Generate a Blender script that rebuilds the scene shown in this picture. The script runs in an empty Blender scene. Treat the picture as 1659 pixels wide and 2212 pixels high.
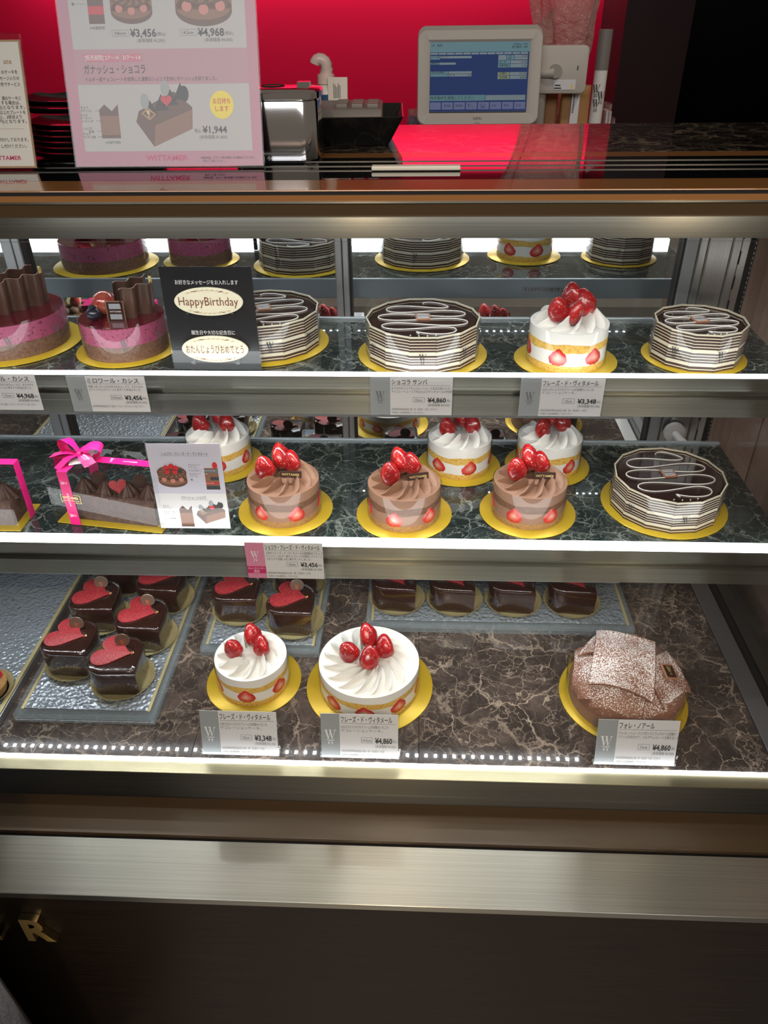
import bpy, bmesh, math, random
from mathutils import Vector, Matrix
random.seed(7)
sc = bpy.context.scene
C = sc.collection
PI = math.pi
sin, cos = math.sin, math.cos
R_ = math.radians

# ------------------------------------------------------------------ camera, world, lights, exposure
EYE = 1.36                                    # height of the camera above the shop floor (m)
pitch, yaw, roll = R_(33.9457), R_(-2.7506), R_(-0.7977)
fw = Vector((sin(yaw)*cos(pitch), cos(yaw)*cos(pitch), -sin(pitch)))
rt = Vector((cos(yaw), -sin(yaw), 0)); up = rt.cross(fw)
r2 = cos(roll)*rt + sin(roll)*up; u2 = -sin(roll)*rt + cos(roll)*up
cd = bpy.data.cameras.new('camera'); cam = bpy.data.objects.new('camera', cd); C.objects.link(cam)
cam.matrix_world = Matrix(((r2.x, u2.x, -fw.x, 0), (r2.y, u2.y, -fw.y, 0), (r2.z, u2.z, -fw.z, EYE), (0, 0, 0, 1)))
cd.sensor_fit = 'HORIZONTAL'; cd.sensor_width = 36; cd.lens = 36*1650/1659; cd.clip_start = .01
sc.camera = cam
sc.view_settings.view_transform = 'Standard'; sc.view_settings.look = 'None'
sc.view_settings.exposure = 0.0; sc.view_settings.gamma = 1.0; sc.view_settings.use_curve_mapping = False
try:
    sc.cycles.use_denoising = True
    sc.cycles.max_bounces = 10; sc.cycles.transparent_max_bounces = 28
    sc.cycles.glossy_bounces = 5; sc.cycles.diffuse_bounces = 3; sc.cycles.transmission_bounces = 6
    sc.cycles.sample_clamp_indirect = 6.0; sc.cycles.caustics_reflective = False; sc.cycles.caustics_refractive = False
except Exception: pass
w = bpy.data.worlds.new('shop_air'); sc.world = w; w.use_nodes = True
w.node_tree.nodes['Background'].inputs[0].default_value = (.62, .52, .42, 1)
w.node_tree.nodes['Background'].inputs[1].default_value = 0.20
LX = .282
LED = 180.0            # radiance of the shelf LED chips
def spot(name, loc, to, power, col, ang, size=.03, blend=.5):
    l = bpy.data.lights.new(name, 'SPOT'); l.energy = power; l.color = col; l.spot_size = R_(ang); l.spot_blend = blend; l.shadow_soft_size = size
    o = bpy.data.objects.new(name, l); C.objects.link(o); o.location = loc
    o.rotation_euler = (Vector(to)-Vector(loc)).to_track_quat('-Z', 'Y').to_euler(); return o
def area(name, loc, to, power, col, sx, sy):
    l = bpy.data.lights.new(name, 'AREA'); l.shape = 'RECTANGLE'; l.size = sx; l.size_y = sy; l.energy = power; l.color = col
    o = bpy.data.objects.new(name, l); C.objects.link(o); o.location = loc
    o.rotation_euler = (Vector(to)-Vector(loc)).to_track_quat('-Z', 'Y').to_euler(); return o
WARM = (1, .76, .48)
spot('downlight', (-.19, -1.0, 2.25), (-.06, .8, 1.0), 26, WARM, 30, .04)
spot('downlight', (.91, -1.0, 2.25), (.28, .8, 1.0), 26, WARM, 30, .04)
spot('downlight', (-.05, -.8, 2.3), (-.36, .5, .25), 46, WARM, 46, .04)
area('room_fill', (-.1, -1.3, 2.42), (-.05, .9, .8), 34, (.97, .98, 1.0), 2.8, .9)  # added soft fill behind the camera, lifts tags and cake fronts
area('wall_washer', (-.1, 2.93, 1.56), (-.1, 3.0, 1.30), 8.5, (1, .93, .88), 2.4, .05)
spot('staff_downlight', (.9, 1.2, 2.6), (.15, 2.1, 1.1), 26, (1, .85, .66), 50, .05)

# ------------------------------------------------------------------ mesh helpers
class MB:
    def __init__(s): s.v = []; s.f = []; s.uv = []; s.mi = []
    def add(s, vs, fs, uvs=None, m=0):
        b = len(s.v); s.v += [tuple(p) for p in vs]
        for k, f in enumerate(fs):
            s.f.append(tuple(i+b for i in f)); s.mi.append(m)
            s.uv.append([uvs[i] for i in f] if uvs else [(0, 0)]*len(f))
        return s
    def box(s, x0, x1, y0, y1, z0, z1, m=0):
        vs = [(x0,y0,z0),(x1,y0,z0),(x1,y1,z0),(x0,y1,z0),(x0,y0,z1),(x1,y0,z1),(x1,y1,z1),(x0,y1,z1)]
        return s.add(vs, [(0,3,2,1),(4,5,6,7),(0,1,5,4),(1,2,6,5),(2,3,7,6),(3,0,4,7)], m=m)
    def lathe(s, prof, n=48, cx=0, cy=0, m=0, fr=None):
        vs, fs, L = [], [], len(prof)
        for j in range(n):
            a = 2*PI*j/n
            for i, (r, z) in enumerate(prof):
                k = fr(a, i) if fr else 1
                vs.append((cx+r*k*cos(a), cy+r*k*sin(a), z))
        for j in range(n):
            j2 = (j+1) % n
            for i in range(L-1): fs.append((j*L+i, j2*L+i, j2*L+i+1, j*L+i+1))
        return s.add(vs, fs, m=m)
    def prism(s, poly, z0, z1, m=0):
        n = len(poly)
        vs = [(x, y, z0) for x, y in poly]+[(x, y, z1) for x, y in poly]
        fs = [tuple(range(n))[::-1], tuple(range(n, 2*n))]+[(i, (i+1) % n, n+(i+1) % n, n+i) for i in range(n)]
        return s.add(vs, fs, m=m)
    def extrude_x(s, prof, x0, x1, m=0):          # prof: (y,z) closed outline
        n = len(prof)
        vs = [(x0, y, z) for y, z in prof]+[(x1, y, z) for y, z in prof]
        fs = [tuple(range(n)), tuple(range(n, 2*n))[::-1]]+[(i, n+i, n+(i+1) % n, (i+1) % n) for i in range(n)]
        return s.add(vs, fs, m=m)
    def grid(s, fn, nu, nv, m=0, closev=False, uvf=None):
        vs = [fn(i/nu, j/nv) for i in range(nu+1) for j in range(nv+1)]
        uvs = [(uvf(i/nu, j/nv) if uvf else (i/nu, j/nv)) for i in range(nu+1) for j in range(nv+1)]
        fs = [(i*(nv+1)+j, (i+1)*(nv+1)+j, (i+1)*(nv+1)+j+1, i*(nv+1)+j+1) for i in range(nu) for j in range(nv)]
        return s.add(vs, fs, uvs, m)
    def tube(s, pts, r, n=8, m=0, caps=True):
        pts = [Vector(p) for p in pts]; vs, fs = [], []
        for i, p in enumerate(pts):
            t = (pts[min(i+1, len(pts)-1)]-pts[max(i-1, 0)]).normalized()
            a = t.cross(Vector((0, 0, 1)));  a = a if a.length > 1e-4 else Vector((1, 0, 0)); a.normalize(); b = a.cross(t)
            rr = r(i/(len(pts)-1)) if callable(r) else r
            for k in range(n): vs.append(p+a*rr*cos(2*PI*k/n)+b*rr*sin(2*PI*k/n))
        for i in range(len(pts)-1):
            for k in range(n): fs.append((i*n+k, i*n+(k+1) % n, (i+1)*n+(k+1) % n, (i+1)*n+k))
        if caps: fs += [tuple(range(n))[::-1], tuple(range((len(pts)-1)*n, len(pts)*n))]
        return s.add(vs, fs, m=m)
    def sphere(s, c, rx, ry=None, rz=None, n=16, k=10, m=0):
        ry = ry or rx; rz = rz or rx
        return s.grid(lambda u, v: (c[0]+rx*sin(PI*v)*cos(2*PI*u), c[1]+ry*sin(PI*v)*sin(2*PI*u), c[2]-rz*cos(PI*v)), n, k, m)
    def build(s, name, mats, parent=None, smooth=40, bevel=0, seg=2, weld=True, loc=None, rot=None, solid=0):
        me = bpy.data.meshes.new(name); me.from_pydata(s.v, [], s.f)
        ul = me.uv_layers.new(name='UVMap'); k = 0
        for uv in s.uv:
            for q in uv: ul.data[k].uv = q; k += 1
        mats = mats if isinstance(mats, (list, tuple)) else [mats]
        for m in mats: me.materials.append(m)
        me.polygons.foreach_set('material_index', s.mi)
        bm = bmesh.new(); bm.from_mesh(me)
        if weld: bmesh.ops.remove_doubles(bm, verts=bm.verts, dist=1e-6)
        if bevel:
            es = [e for e in bm.edges if len(e.link_faces) == 2 and e.calc_face_angle(0) > R_(35)]
            bmesh.ops.bevel(bm, geom=es, offset=bevel, segments=seg, profile=.5, affect='EDGES', clamp_overlap=True)
        bmesh.ops.recalc_face_normals(bm, faces=bm.faces)
        bm.to_mesh(me); bm.free()
        if smooth:
            me.polygons.foreach_set('use_smooth', [True]*len(me.polygons)); me.set_sharp_from_angle(angle=R_(smooth))
        me.update()
        o = bpy.data.objects.new(name, me); C.objects.link(o); o.parent = parent
        if loc: o.location = loc
        if rot: o.rotation_euler = rot
        if solid:
            md = o.modifiers.new('solid', 'SOLIDIFY'); md.thickness = solid; md.offset = 0
        return o

def thing(name, label, cat, loc=(0,0,0), rz=0, group=None, rx=0):
    o = bpy.data.objects.new(name, None); C.objects.link(o); o.empty_display_size = .02
    o.location = loc; o.rotation_euler = (rx, 0, rz); o['label'] = label; o['category'] = cat
    if group: o['group'] = group
    return o
def tag(o, label, cat, group=None, kind=None):
    o['label'] = label; o['category'] = cat
    if group: o['group'] = group
    if kind: o['kind'] = kind
    return o
def struct(o): o['kind'] = 'structure'; return o
def dup(root, loc, rz, label, group=None):
    def cp(o, par):
        c = o.copy(); C.objects.link(c)
        if par: c.parent = par
        for ch in [x for x in kids.get(o.name, [])]: cp(ch, c)
        return c
    kids = {}
    for o in C.objects:
        if o.parent: kids.setdefault(o.parent.name, []).append(o)
    r = cp(root, None); r.location = loc; r.rotation_euler = (root.rotation_euler.x, 0, rz); r['label'] = label
    if group: r['group'] = group
    return r
def P(x, y, z): return (x/100, y/100, EYE+z/100)         # centimetres from the eye -> metres

# ------------------------------------------------------------------ materials
def newmat(name):
    m = bpy.data.materials.new(name); m.use_nodes = True; nt = m.node_tree
    b = nt.nodes['Principled BSDF']; return m, nt, b
def nd(nt, t, **k):
    n = nt.nodes.new(t)
    for a, v in k.items(): setattr(n, a, v)
    return n
def noise(nt, scale, detail=3, rough=.5, vec=None, dist=0):
    n = nd(nt, 'ShaderNodeTexNoise'); n.inputs['Scale'].default_value = scale; n.inputs['Detail'].default_value = detail
    n.inputs['Roughness'].default_value = rough; n.inputs['Distortion'].default_value = dist
    if vec is None: vec = nd(nt, 'ShaderNodeTexCoord').outputs['Object']
    nt.links.new(vec, n.inputs['Vector']); return n
def ramp(nt, src, stops, interp='LINEAR'):
    r = nd(nt, 'ShaderNodeValToRGB'); cr = r.color_ramp; cr.interpolation = interp
    while len(cr.elements) < len(stops): cr.elements.new(1)
    for e, (p, c) in zip(cr.elements, stops):
        e.position = p; e.color = (c, c, c, 1) if isinstance(c, (int, float)) else (*c, 1)
    nt.links.new(src, r.inputs[0]); return r
def mix(nt, fac, a, b):
    m = nd(nt, 'ShaderNodeMix', data_type='RGBA')
    for s, v in ((m.inputs['Factor'], fac), (m.inputs[6], a), (m.inputs[7], b)):
        if isinstance(v, (int, float)): s.default_value = v
        elif isinstance(v, tuple): s.default_value = (*v, 1)
        else: nt.links.new(v, s)
    return m.outputs[2]
def bump(nt, b, src, strength=.3, dist=.001):
    n = nd(nt, 'ShaderNodeBump'); n.inputs['Strength'].default_value = strength; n.inputs['Distance'].default_value = dist
    nt.links.new(src, n.inputs['Height']); nt.links.new(n.outputs[0], b.inputs['Normal'])
def pm(name, col, rough=.5, metal=0, spec=.5, coat=0, emit=0, ecol=None, var=None, bmp=None, ior=None, coat_rough=.03, sss=0):
    m, nt, b = newmat(name)
    b.inputs['Base Color'].default_value = (*col, 1); b.inputs['Roughness'].default_value = rough; b.inputs['Metallic'].default_value = metal
    b.inputs['Specular IOR Level'].default_value = spec; b.inputs['Coat Weight'].default_value = coat; b.inputs['Coat Roughness'].default_value = coat_rough
    if ior: b.inputs['IOR'].default_value = ior
    if sss: b.inputs['Subsurface Weight'].default_value = sss; b.inputs['Subsurface Radius'].default_value = (.006, .004, .003)
    if emit: b.inputs['Emission Color'].default_value = (*(ecol or col), 1); b.inputs['Emission Strength'].default_value = emit
    if var:                                           # (second colour, noise scale, from, to)
        n = noise(nt, var[1], 4, .6); r = ramp(nt, n.outputs[0], [(var[2], 0), (var[3], 1)])
        nt.links.new(mix(nt, r.outputs[0], tuple(col), tuple(var[0])), b.inputs['Base Color'])
    if bmp: bump(nt, b, noise(nt, bmp[0], 3).outputs[0], bmp[1], bmp[2])
    return m
def film(name, tint=(1, 1, 1), ior=1.45, rough=.02):
    m = bpy.data.materials.new(name); m.use_nodes = True; nt = m.node_tree; nt.nodes.remove(nt.nodes['Principled BSDF'])
    t = nd(nt, 'ShaderNodeBsdfTransparent'); t.inputs[0].default_value = (*tint, 1)
    g = nd(nt, 'ShaderNodeBsdfGlossy'); g.inputs['Roughness'].default_value = rough
    ge = nd(nt, 'ShaderNodeNewGeometry'); dt = nd(nt, 'ShaderNodeVectorMath', operation='DOT_PRODUCT')
    nt.links.new(ge.outputs['Normal'], dt.inputs[0]); nt.links.new(ge.outputs['Incoming'], dt.inputs[1])
    ab = nd(nt, 'ShaderNodeMath', operation='ABSOLUTE'); nt.links.new(dt.outputs['Value'], ab.inputs[0])
    om = nd(nt, 'ShaderNodeMath', operation='SUBTRACT'); om.inputs[0].default_value = 1; nt.links.new(ab.outputs[0], om.inputs[1])
    pw = nd(nt, 'ShaderNodeMath', operation='POWER'); pw.inputs[1].default_value = 5; nt.links.new(om.outputs[0], pw.inputs[0])
    F0 = ((ior-1)/(ior+1))**2; f = nd(nt, 'ShaderNodeMath', operation='MULTIPLY_ADD'); f.inputs[1].default_value = 1-F0; f.inputs[2].default_value = F0; nt.links.new(pw.outputs[0], f.inputs[0])
    x = nd(nt, 'ShaderNodeMixShader')
    nt.links.new(f.outputs[0], x.inputs[0]); nt.links.new(t.outputs[0], x.inputs[1]); nt.links.new(g.outputs[0], x.inputs[2])
    nt.links.new(x.outputs[0], nt.nodes['Material Output'].inputs['Surface']); return m
def marble(name, base, base2, vein, scale, width, density, coat=1.0, rough=.12, ior=1.5, seed=0):
    m, nt, b = newmat(name)
    tc = nd(nt, 'ShaderNodeTexCoord'); mp = nd(nt, 'ShaderNodeMapping'); mp.inputs['Location'].default_value = (seed, seed*.7, seed*1.3)
    mp.inputs['Rotation'].default_value = (0, 0, .5)
    nt.links.new(tc.outputs['Object'], mp.inputs[0])
    d = noise(nt, scale*.55, 5, .62, mp.outputs[0])
    sub = nd(nt, 'ShaderNodeVectorMath', operation='SUBTRACT'); sub.inputs[1].default_value = (.5, .5, .5)
    nt.links.new(d.outputs['Color'], sub.inputs[0])
    scl = nd(nt, 'ShaderNodeVectorMath', operation='SCALE'); scl.inputs['Scale'].default_value = 1.6/scale
    nt.links.new(sub.outputs[0], scl.inputs[0])
    ad = nd(nt, 'ShaderNodeVectorMath', operation='ADD'); nt.links.new(mp.outputs[0], ad.inputs[0]); nt.links.new(scl.outputs[0], ad.inputs[1])
    wv = ramp(nt, noise(nt, scale*1.7, 4, .65, mp.outputs[0]).outputs[0], [(.30, .25), (.70, 1.9)]); mx = None
    for k, wd, den, amp, sd in ((.55, width*1.1, density+.07, 1.0, 0), (1.25, width*1.0, density, .85, 3.1), (3.1, width*1.5, density+.02, .55, 7.7)):
        of = nd(nt, 'ShaderNodeVectorMath', operation='ADD'); of.inputs[1].default_value = (sd, sd*1.3, sd*.4); nt.links.new(ad.outputs[0], of.inputs[0])
        v = nd(nt, 'ShaderNodeTexVoronoi', feature='DISTANCE_TO_EDGE'); v.inputs['Scale'].default_value = scale*k; nt.links.new(of.outputs[0], v.inputs['Vector'])
        dv = nd(nt, 'ShaderNodeMath', operation='DIVIDE'); nt.links.new(v.outputs['Distance'], dv.inputs[0]); nt.links.new(wv.outputs[0], dv.inputs[1])
        ln = ramp(nt, dv.outputs[0], [(0, amp), (wd*.4, amp*.55), (wd, 0)])
        msk = ramp(nt, noise(nt, scale*.6*k**.5, 4, .6, of.outputs[0]).outputs[0], [(den-.08, 0), (den+.14, 1)])
        mu = nd(nt, 'ShaderNodeMath', operation='MULTIPLY'); nt.links.new(ln.outputs[0], mu.inputs[0]); nt.links.new(msk.outputs[0], mu.inputs[1])
        if mx is None: mx = mu
        else:
            q = nd(nt, 'ShaderNodeMath', operation='MAXIMUM'); nt.links.new(mx.outputs[0], q.inputs[0]); nt.links.new(mu.outputs[0], q.inputs[1]); mx = q
    cloud = ramp(nt, noise(nt, scale*1.1, 6, .7, ad.outputs[0]).outputs[0], [(.42, 0), (.68, 1)])
    basec = mix(nt, cloud.outputs[0], base, base2)
    nt.links.new(mix(nt, mx.outputs[0], basec, vein), b.inputs['Base Color'])
    b.inputs['Roughness'].default_value = rough; b.inputs['Coat Weight'].default_value = coat; b.inputs['Coat Roughness'].default_value = .012; b.inputs['Specular IOR Level'].default_value = .15; b.inputs['Coat IOR'].default_value = ior
    return m
def brushed(name, col, rough=.3, aniso=.85, metal=1.0, along=(1, 0, 0), streak=.25):
    m, nt, b = newmat(name)
    b.inputs['Metallic'].default_value = metal; b.inputs['Roughness'].default_value = rough; b.inputs['Anisotropic'].default_value = aniso; b.inputs['Anisotropic Rotation'].default_value = .25
    t = nd(nt, 'ShaderNodeCombineXYZ')
    for i in range(3): t.inputs[i].default_value = along[i]
    nt.links.new(t.outputs[0], b.inputs['Tangent'])
    tc = nd(nt, 'ShaderNodeTexCoord'); mp = nd(nt, 'ShaderNodeMapping')
    mp.inputs['Scale'].default_value = tuple(3 if a else 900 for a in along)
    nt.links.new(tc.outputs['Object'], mp.inputs[0])
    n = noise(nt, 1, 3, .6, mp.outputs[0]); r = ramp(nt, n.outputs[0], [(.3, 1-streak), (.7, 1)])
    mm = nd(nt, 'ShaderNodeMix', data_type='RGBA', blend_type='MULTIPLY'); mm.inputs['Factor'].default_value = 1
    mm.inputs[6].default_value = (*col, 1); nt.links.new(r.outputs[0], mm.inputs[7]); nt.links.new(mm.outputs[2], b.inputs['Base Color'])
    return m
def speckle(name, col, dots, scale, th, rough=.45, coat=0, bmp=0, normz=False):
    m, nt, b = newmat(name)
    n = noise(nt, scale, 2, .5); r = ramp(nt, n.outputs[0], [(th, 0), (th+.06, 1)])
    fac = r.outputs[0]
    if normz:                                        # dusted from above: lies on faces that look up
        g = nd(nt, 'ShaderNodeNewGeometry'); sx = nd(nt, 'ShaderNodeSeparateXYZ'); nt.links.new(g.outputs['Normal'], sx.inputs[0])
        big = noise(nt, 34, 2); lo = ramp(nt, sx.outputs[2], [(.35, 0), (.95, .2)])
        a1 = nd(nt, 'ShaderNodeMath', operation='MULTIPLY_ADD'); a1.inputs[1].default_value = .28; nt.links.new(big.outputs[0], a1.inputs[0]); nt.links.new(lo.outputs[0], a1.inputs[2])
        a2 = nd(nt, 'ShaderNodeMath', operation='ADD'); nt.links.new(n.outputs[0], a2.inputs[0]); nt.links.new(a1.outputs[0], a2.inputs[1])
        fac = ramp(nt, a2.outputs[0], [(th+.30, 0), (th+.38, 1)]).outputs[0]
    nt.links.new(mix(nt, fac, col, dots), b.inputs['Base Color'])
    b.inputs['Roughness'].default_value = rough; b.inputs['Coat Weight'].default_value = coat
    if bmp: bump(nt, b, n.outputs[0], bmp, .001)
    return m

M = {}
M['marble_green'] = marble('green_black_marble', (.013, .021, .021), (.042, .058, .053), (.36, .40, .36), 20, .030, .47, seed=2.1)
M['marble_brown'] = marble('brown_marble', (.050, .038, .033), (.135, .102, .086), (.52, .41, .32), 19, .024, .44, seed=5.3)
M['marble_top'] = marble('counter_marble', (.014, .010, .009), (.05, .034, .024), (.55, .42, .28), 18, .04, .47, ior=1.58, rough=.12, seed=8.7)
M['steel'] = brushed('brushed_steel', (.33, .325, .28), .30, 1.0)
M['steel_warm'] = brushed('warm_brushed_steel', (.66, .63, .53), .32, .95)
M['steel_dark'] = brushed('dark_brushed_steel', (.16, .15, .13), .40, .95)
M['steel_v'] = brushed('upright_brushed_steel', (.70, .69, .66), .34, along=(0, 0, 1))
M['alu'] = pm('grey_aluminium', (.42, .43, .44), .38, .9)
M['alu_blue'] = pm('pale_aluminium', (.50, .56, .60), .35, .55)
M['bronze'] = pm('bronze_lacquer', (.085, .046, .018), .42, .2, coat=0)
M['bronze_bright'] = pm('bright_bronze_lacquer', (.36, .155, .045), .3, .15, coat=.8)
M['bronze_dark'] = pm('dark_bronze', (.085, .050, .020), .35, .3, coat=.2)
M['brass'] = brushed('brass_strip', (.62, .56, .36), .28, .95)
M['black'] = pm('black_gasket', (.006, .006, .006), .5)
M['black_glass'] = pm('smoked_black_glass', (.006, .007, .008), .03, spec=.7, coat=.7, coat_rough=.01)
M['wood'] = None
m, nt, b = newmat('dark_wood_laminate')
mp = nd(nt, 'ShaderNodeMapping'); mp.inputs['Scale'].default_value = (6, 6, 420); nt.links.new(nd(nt, 'ShaderNodeTexCoord').outputs['Object'], mp.inputs[0])
gr = noise(nt, 1, 4, .6, mp.outputs[0]); rr = ramp(nt, gr.outputs[0], [(.3, (.014, .009, .0055)), (.7, (.032, .021, .013))])
nt.links.new(rr.outputs[0], b.inputs['Base Color']); b.inputs['Roughness'].default_value = .38; bump(nt, b, gr.outputs[0], .15, .0006); M['wood'] = m
M['mirror'] = pm('mirror_glass', (.80, .83, .84), .0, 1.0)
M['glass'] = film('clear_glass', (.985, .99, .985), 1.4, .0)
M['acrylic'] = film('clear_acrylic', (.97, .98, .98), 1.49, .01)
m = film('tray_acrylic', (.95, .97, .98), 1.49, .02); nt = m.node_tree
dfb = nd(nt, 'ShaderNodeBsdfDiffuse'); dfb.inputs[0].default_value = (.55, .62, .66, 1); mxb = nd(nt, 'ShaderNodeMixShader'); mxb.inputs[0].default_value = .14
nt.links.new([n for n in nt.nodes if n.type == 'MIX_SHADER' and n != mxb][0].outputs[0], mxb.inputs[1]); nt.links.new(dfb.outputs[0], mxb.inputs[2]); nt.links.new(mxb.outputs[0], nt.nodes['Material Output'].inputs['Surface'])
M['tray_acrylic'] = m
M['acetate'] = film('clear_cake_film', (.985, .985, .985), 1.5, .06)
M['led'] = pm('led_chip', (1, 1, 1), .5, emit=LED, ecol=(.90, .96, 1.0))
M['led_strip'] = pm('led_diffuser', (.9, .92, .95), .4, emit=5, ecol=(.93, .97, 1.0))
M['red_wall'] = pm('red_wall_paint', (.58, .003, .038), .6, spec=.1)
M['maroon'] = pm('maroon_panel', (.022, .006, .008), .4, spec=.2)
M['void'] = pm('doorway_black', (.002, .002, .002), .9, spec=0)  # darkness of the unlit doorway, put into the colour
M['brown_panel'] = pm('brown_wall_panel', (.40, .26, .20), .4, var=((.48, .33, .26), 9, .35, .7))
M['shop_floor'] = pm('grey_floor_tile', (.16, .14, .12), .35)
M['counter_wood'] = pm('staff_counter', (.10, .05, .04), .4)
M['gold'] = pm('gold_cake_board', (.66, .445, .028), .34, .3, bmp=(400, .12, .0004))
M['goldrim'] = pm('gold_rim', (.60, .51, .26), .32, .35)
M['goldleaf'] = pm('gold_leaf', (.95, .70, .24), .3, .4, bmp=(900, .6, .001))
M['cream'] = pm('whipped_cream', (.82, .80, .755), .5, spec=.3, bmp=(60, .12, .001), sss=.06)
M['sponge'] = pm('yellow_sponge', (.78, .50, .12), .85, spec=.1, var=((.60, .32, .06), 260, .45, .7), bmp=(420, .9, .0016))
M['choc_cream'] = pm('chocolate_cream', (.31, .168, .108), .5, spec=.3, bmp=(70, .12, .001), sss=.04)
M['choc_sponge'] = pm('chocolate_sponge', (.21, .105, .06), .85, spec=.1, var=((.13, .06, .032), 240, .4, .7), bmp=(420, .9, .0016))
M['sponge_tan'] = pm('tan_sponge', (.42, .23, .09), .85, spec=.1, var=((.28, .14, .05), 260, .4, .7), bmp=(420, .9, .0016))
M['cassis'] = speckle('cassis_mousse', (.38, .070, .150), (.12, .010, .035), 300, .60, .5)
M['cassis_sponge'] = pm('cassis_sponge', (.23, .125, .082), .85, spec=.1, var=((.13, .065, .042), 300, .4, .7), bmp=(420, .8, .0015))
M['berry_glaze'] = pm('dark_berry_glaze', (.12, .004, .015), .06, coat=1)
M['dark_glaze'] = pm('dark_chocolate_glaze', (.030, .011, .008), .12, coat=1, coat_rough=.04)
M['heart_glaze'] = pm('shiny_chocolate_glaze', (.028, .010, .007), .16, coat=1, coat_rough=.05, bmp=(120, .35, .0016))
M['choc'] = pm('milk_chocolate', (.115, .055, .036), .34, spec=.4)
M['choc_edge'] = pm('pale_milk_chocolate', (.42, .20, .115), .42)
M['choc_dark'] = pm('dark_chocolate', (.045, .019, .013), .32)
M['white_choc'] = pm('white_chocolate', (.76, .70, .52), .42)
M['icing'] = pm('white_icing', (.90, .88, .84), .35)
M['red_choc'] = speckle('red_sugar_chocolate', (.27, .010, .020), (.52, .11, .09), 900, .58, .55)
M['dimple'] = None
M['sugar_choc'] = speckle('sugared_milk_chocolate', (.24, .10, .055), (.80, .74, .72), 620, .50, .62, normz=True)
M['grape'] = pm('red_grape', (.42, .05, .04), .12, coat=.8, var=((.62, .22, .12), 60, .4, .7), sss=.1)
M['blueberry'] = pm('blueberry', (.012, .014, .03), .3, coat=.5)
M['currant'] = pm('red_currant', (.55, .01, .03), .1, coat=1)
M['banana'] = pm('banana_slice', (.86, .72, .36), .5)
M['kiwi'] = pm('kiwi_cube', (.62, .68, .20), .35, coat=.4)
M['ganache'] = pm('ganache', (.060, .026, .017), .5, bmp=(160, .4, .002))
M['crumb'] = pm('almond_crumb_coat', (.075, .036, .025), .6, var=((.15, .075, .05), 150, .5, .7), bmp=(150, 1.0, .004))
M['silver_pick'] = pm('taupe_pick', (.20, .15, .11), .35, .5)
M['copper_ink'] = pm('copper_print', (.62, .16, .07), .4)
M['ink'] = pm('dark_ink', (.035, .035, .04), .6)
M['ink_grey'] = pm('grey_ink', (.16, .16, .17), .6)
M['ink_choc'] = pm('chocolate_writing', (.16, .035, .02), .5)
M['ink_gold'] = pm('gold_print', (.80, .62, .25), .35, .3)
M['ink_white'] = pm('white_print', (.88, .86, .86), .5)
M['ink_pink'] = pm('magenta_print', (.60, .02, .13), .5)
M['card'] = pm('white_card', (.74, .72, .74), .55)
M['card_grey'] = pm('grey_card', (.34, .36, .38), .5)
M['card_pink'] = pm('pink_card', (.72, .25, .40), .5)
M['card_magenta'] = pm('magenta_card', (.60, .015, .15), .5)
M['card_cream'] = pm('cream_card', (.80, .74, .66), .55)
M['tan_card'] = pm('tan_card_border', (.42, .24, .12), .5)
M['flyer'] = pm('flyer_paper', (0.50, 0.48, 0.48), .5)
M['flyer_pink'] = pm('flyer_pink', (0.52, 0.22, 0.31), .5)
M['flyer_pale'] = pm('flyer_pale_pink', (0.49, 0.26, 0.32), .5)
M['flyer_rose'] = pm('flyer_rose', (.60, .16, .24), .5)
M['yellow'] = pm('yellow_print', (.90, .72, .02), .5)
M['brown_print'] = pm('brown_print', (.12, .05, .03), .5)
M['brown_light'] = pm('light_brown_print', (.26, .12, .07), .5)
M['pink_print'] = pm('pale_strawberry_print', (.62, .22, .19), .5)
M['red_print'] = pm('red_print', (.60, .02, .03), .5)
M['lilac_card'] = pm('lilac_card', (.60, .58, .70), .5)
M['black_card'] = pm('black_card', (.012, .012, .014), .35)
M['ribbon'] = pm('hot_pink_ribbon', (.76, .012, .19), .36, spec=.4)
M['chrome'] = pm('polished_steel', (.80, .80, .81), .11, 1)
M['black_tray'] = pm('black_lacquer', (.008, .008, .009), .2, coat=.3, bmp=(25, .25, .004))
M['plastic_grey'] = pm('grey_plastic', (.20, .18, .165), .45)
M['pos'] = pm('warm_white_plastic', (.52, .47, .42), .5)
M['pos_dark'] = pm('grey_beige_plastic', (.34, .31, .27), .5)
M['white_plastic'] = pm('white_plastic', (.75, .72, .70), .35)
M['clear_plastic'] = pm('milky_plastic', (.78, .62, .58), .3)
M['blue_label'] = pm('blue_label', (.02, .08, .20), .4)
M['kraft'] = pm('kraft_paper', (.40, .20, .07), .6)
M['kraft_light'] = pm('pale_kraft_paper', (.50, .28, .17), .6)
M['ivory'] = pm('ivory_plastic', (.85, .80, .68), .4)
M['fuzz'] = pm('grey_wool', (.40, .37, .36), .95, var=((.30, .28, .29), 40, .4, .6), bmp=(300, 1, .004))
M['purple'] = pm('purple_wrap', (.12, .07, .30), .3)
M['scr_blue'] = pm('screen_blue', (.02, .03, .08), .6, spec=.1, emit=.20, ecol=(.055, .105, .36))
M['scr_teal'] = pm('screen_teal', (.02, .06, .08), .3, emit=.20, ecol=(.03, .32, .40))
M['scr_box'] = pm('screen_box', (.05, .07, .08), .3, emit=.20, ecol=(.22, .36, .42))
M['scr_green'] = pm('screen_green', (.05, .07, .04), .3, emit=.20, ecol=(.28, .40, .14))
M['scr_lilac'] = pm('screen_lilac', (.03, .04, .09), .3, emit=.20, ecol=(.12, .16, .50))
M['scr_black'] = pm('screen_black', (.004, .005, .008), .2)
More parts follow.
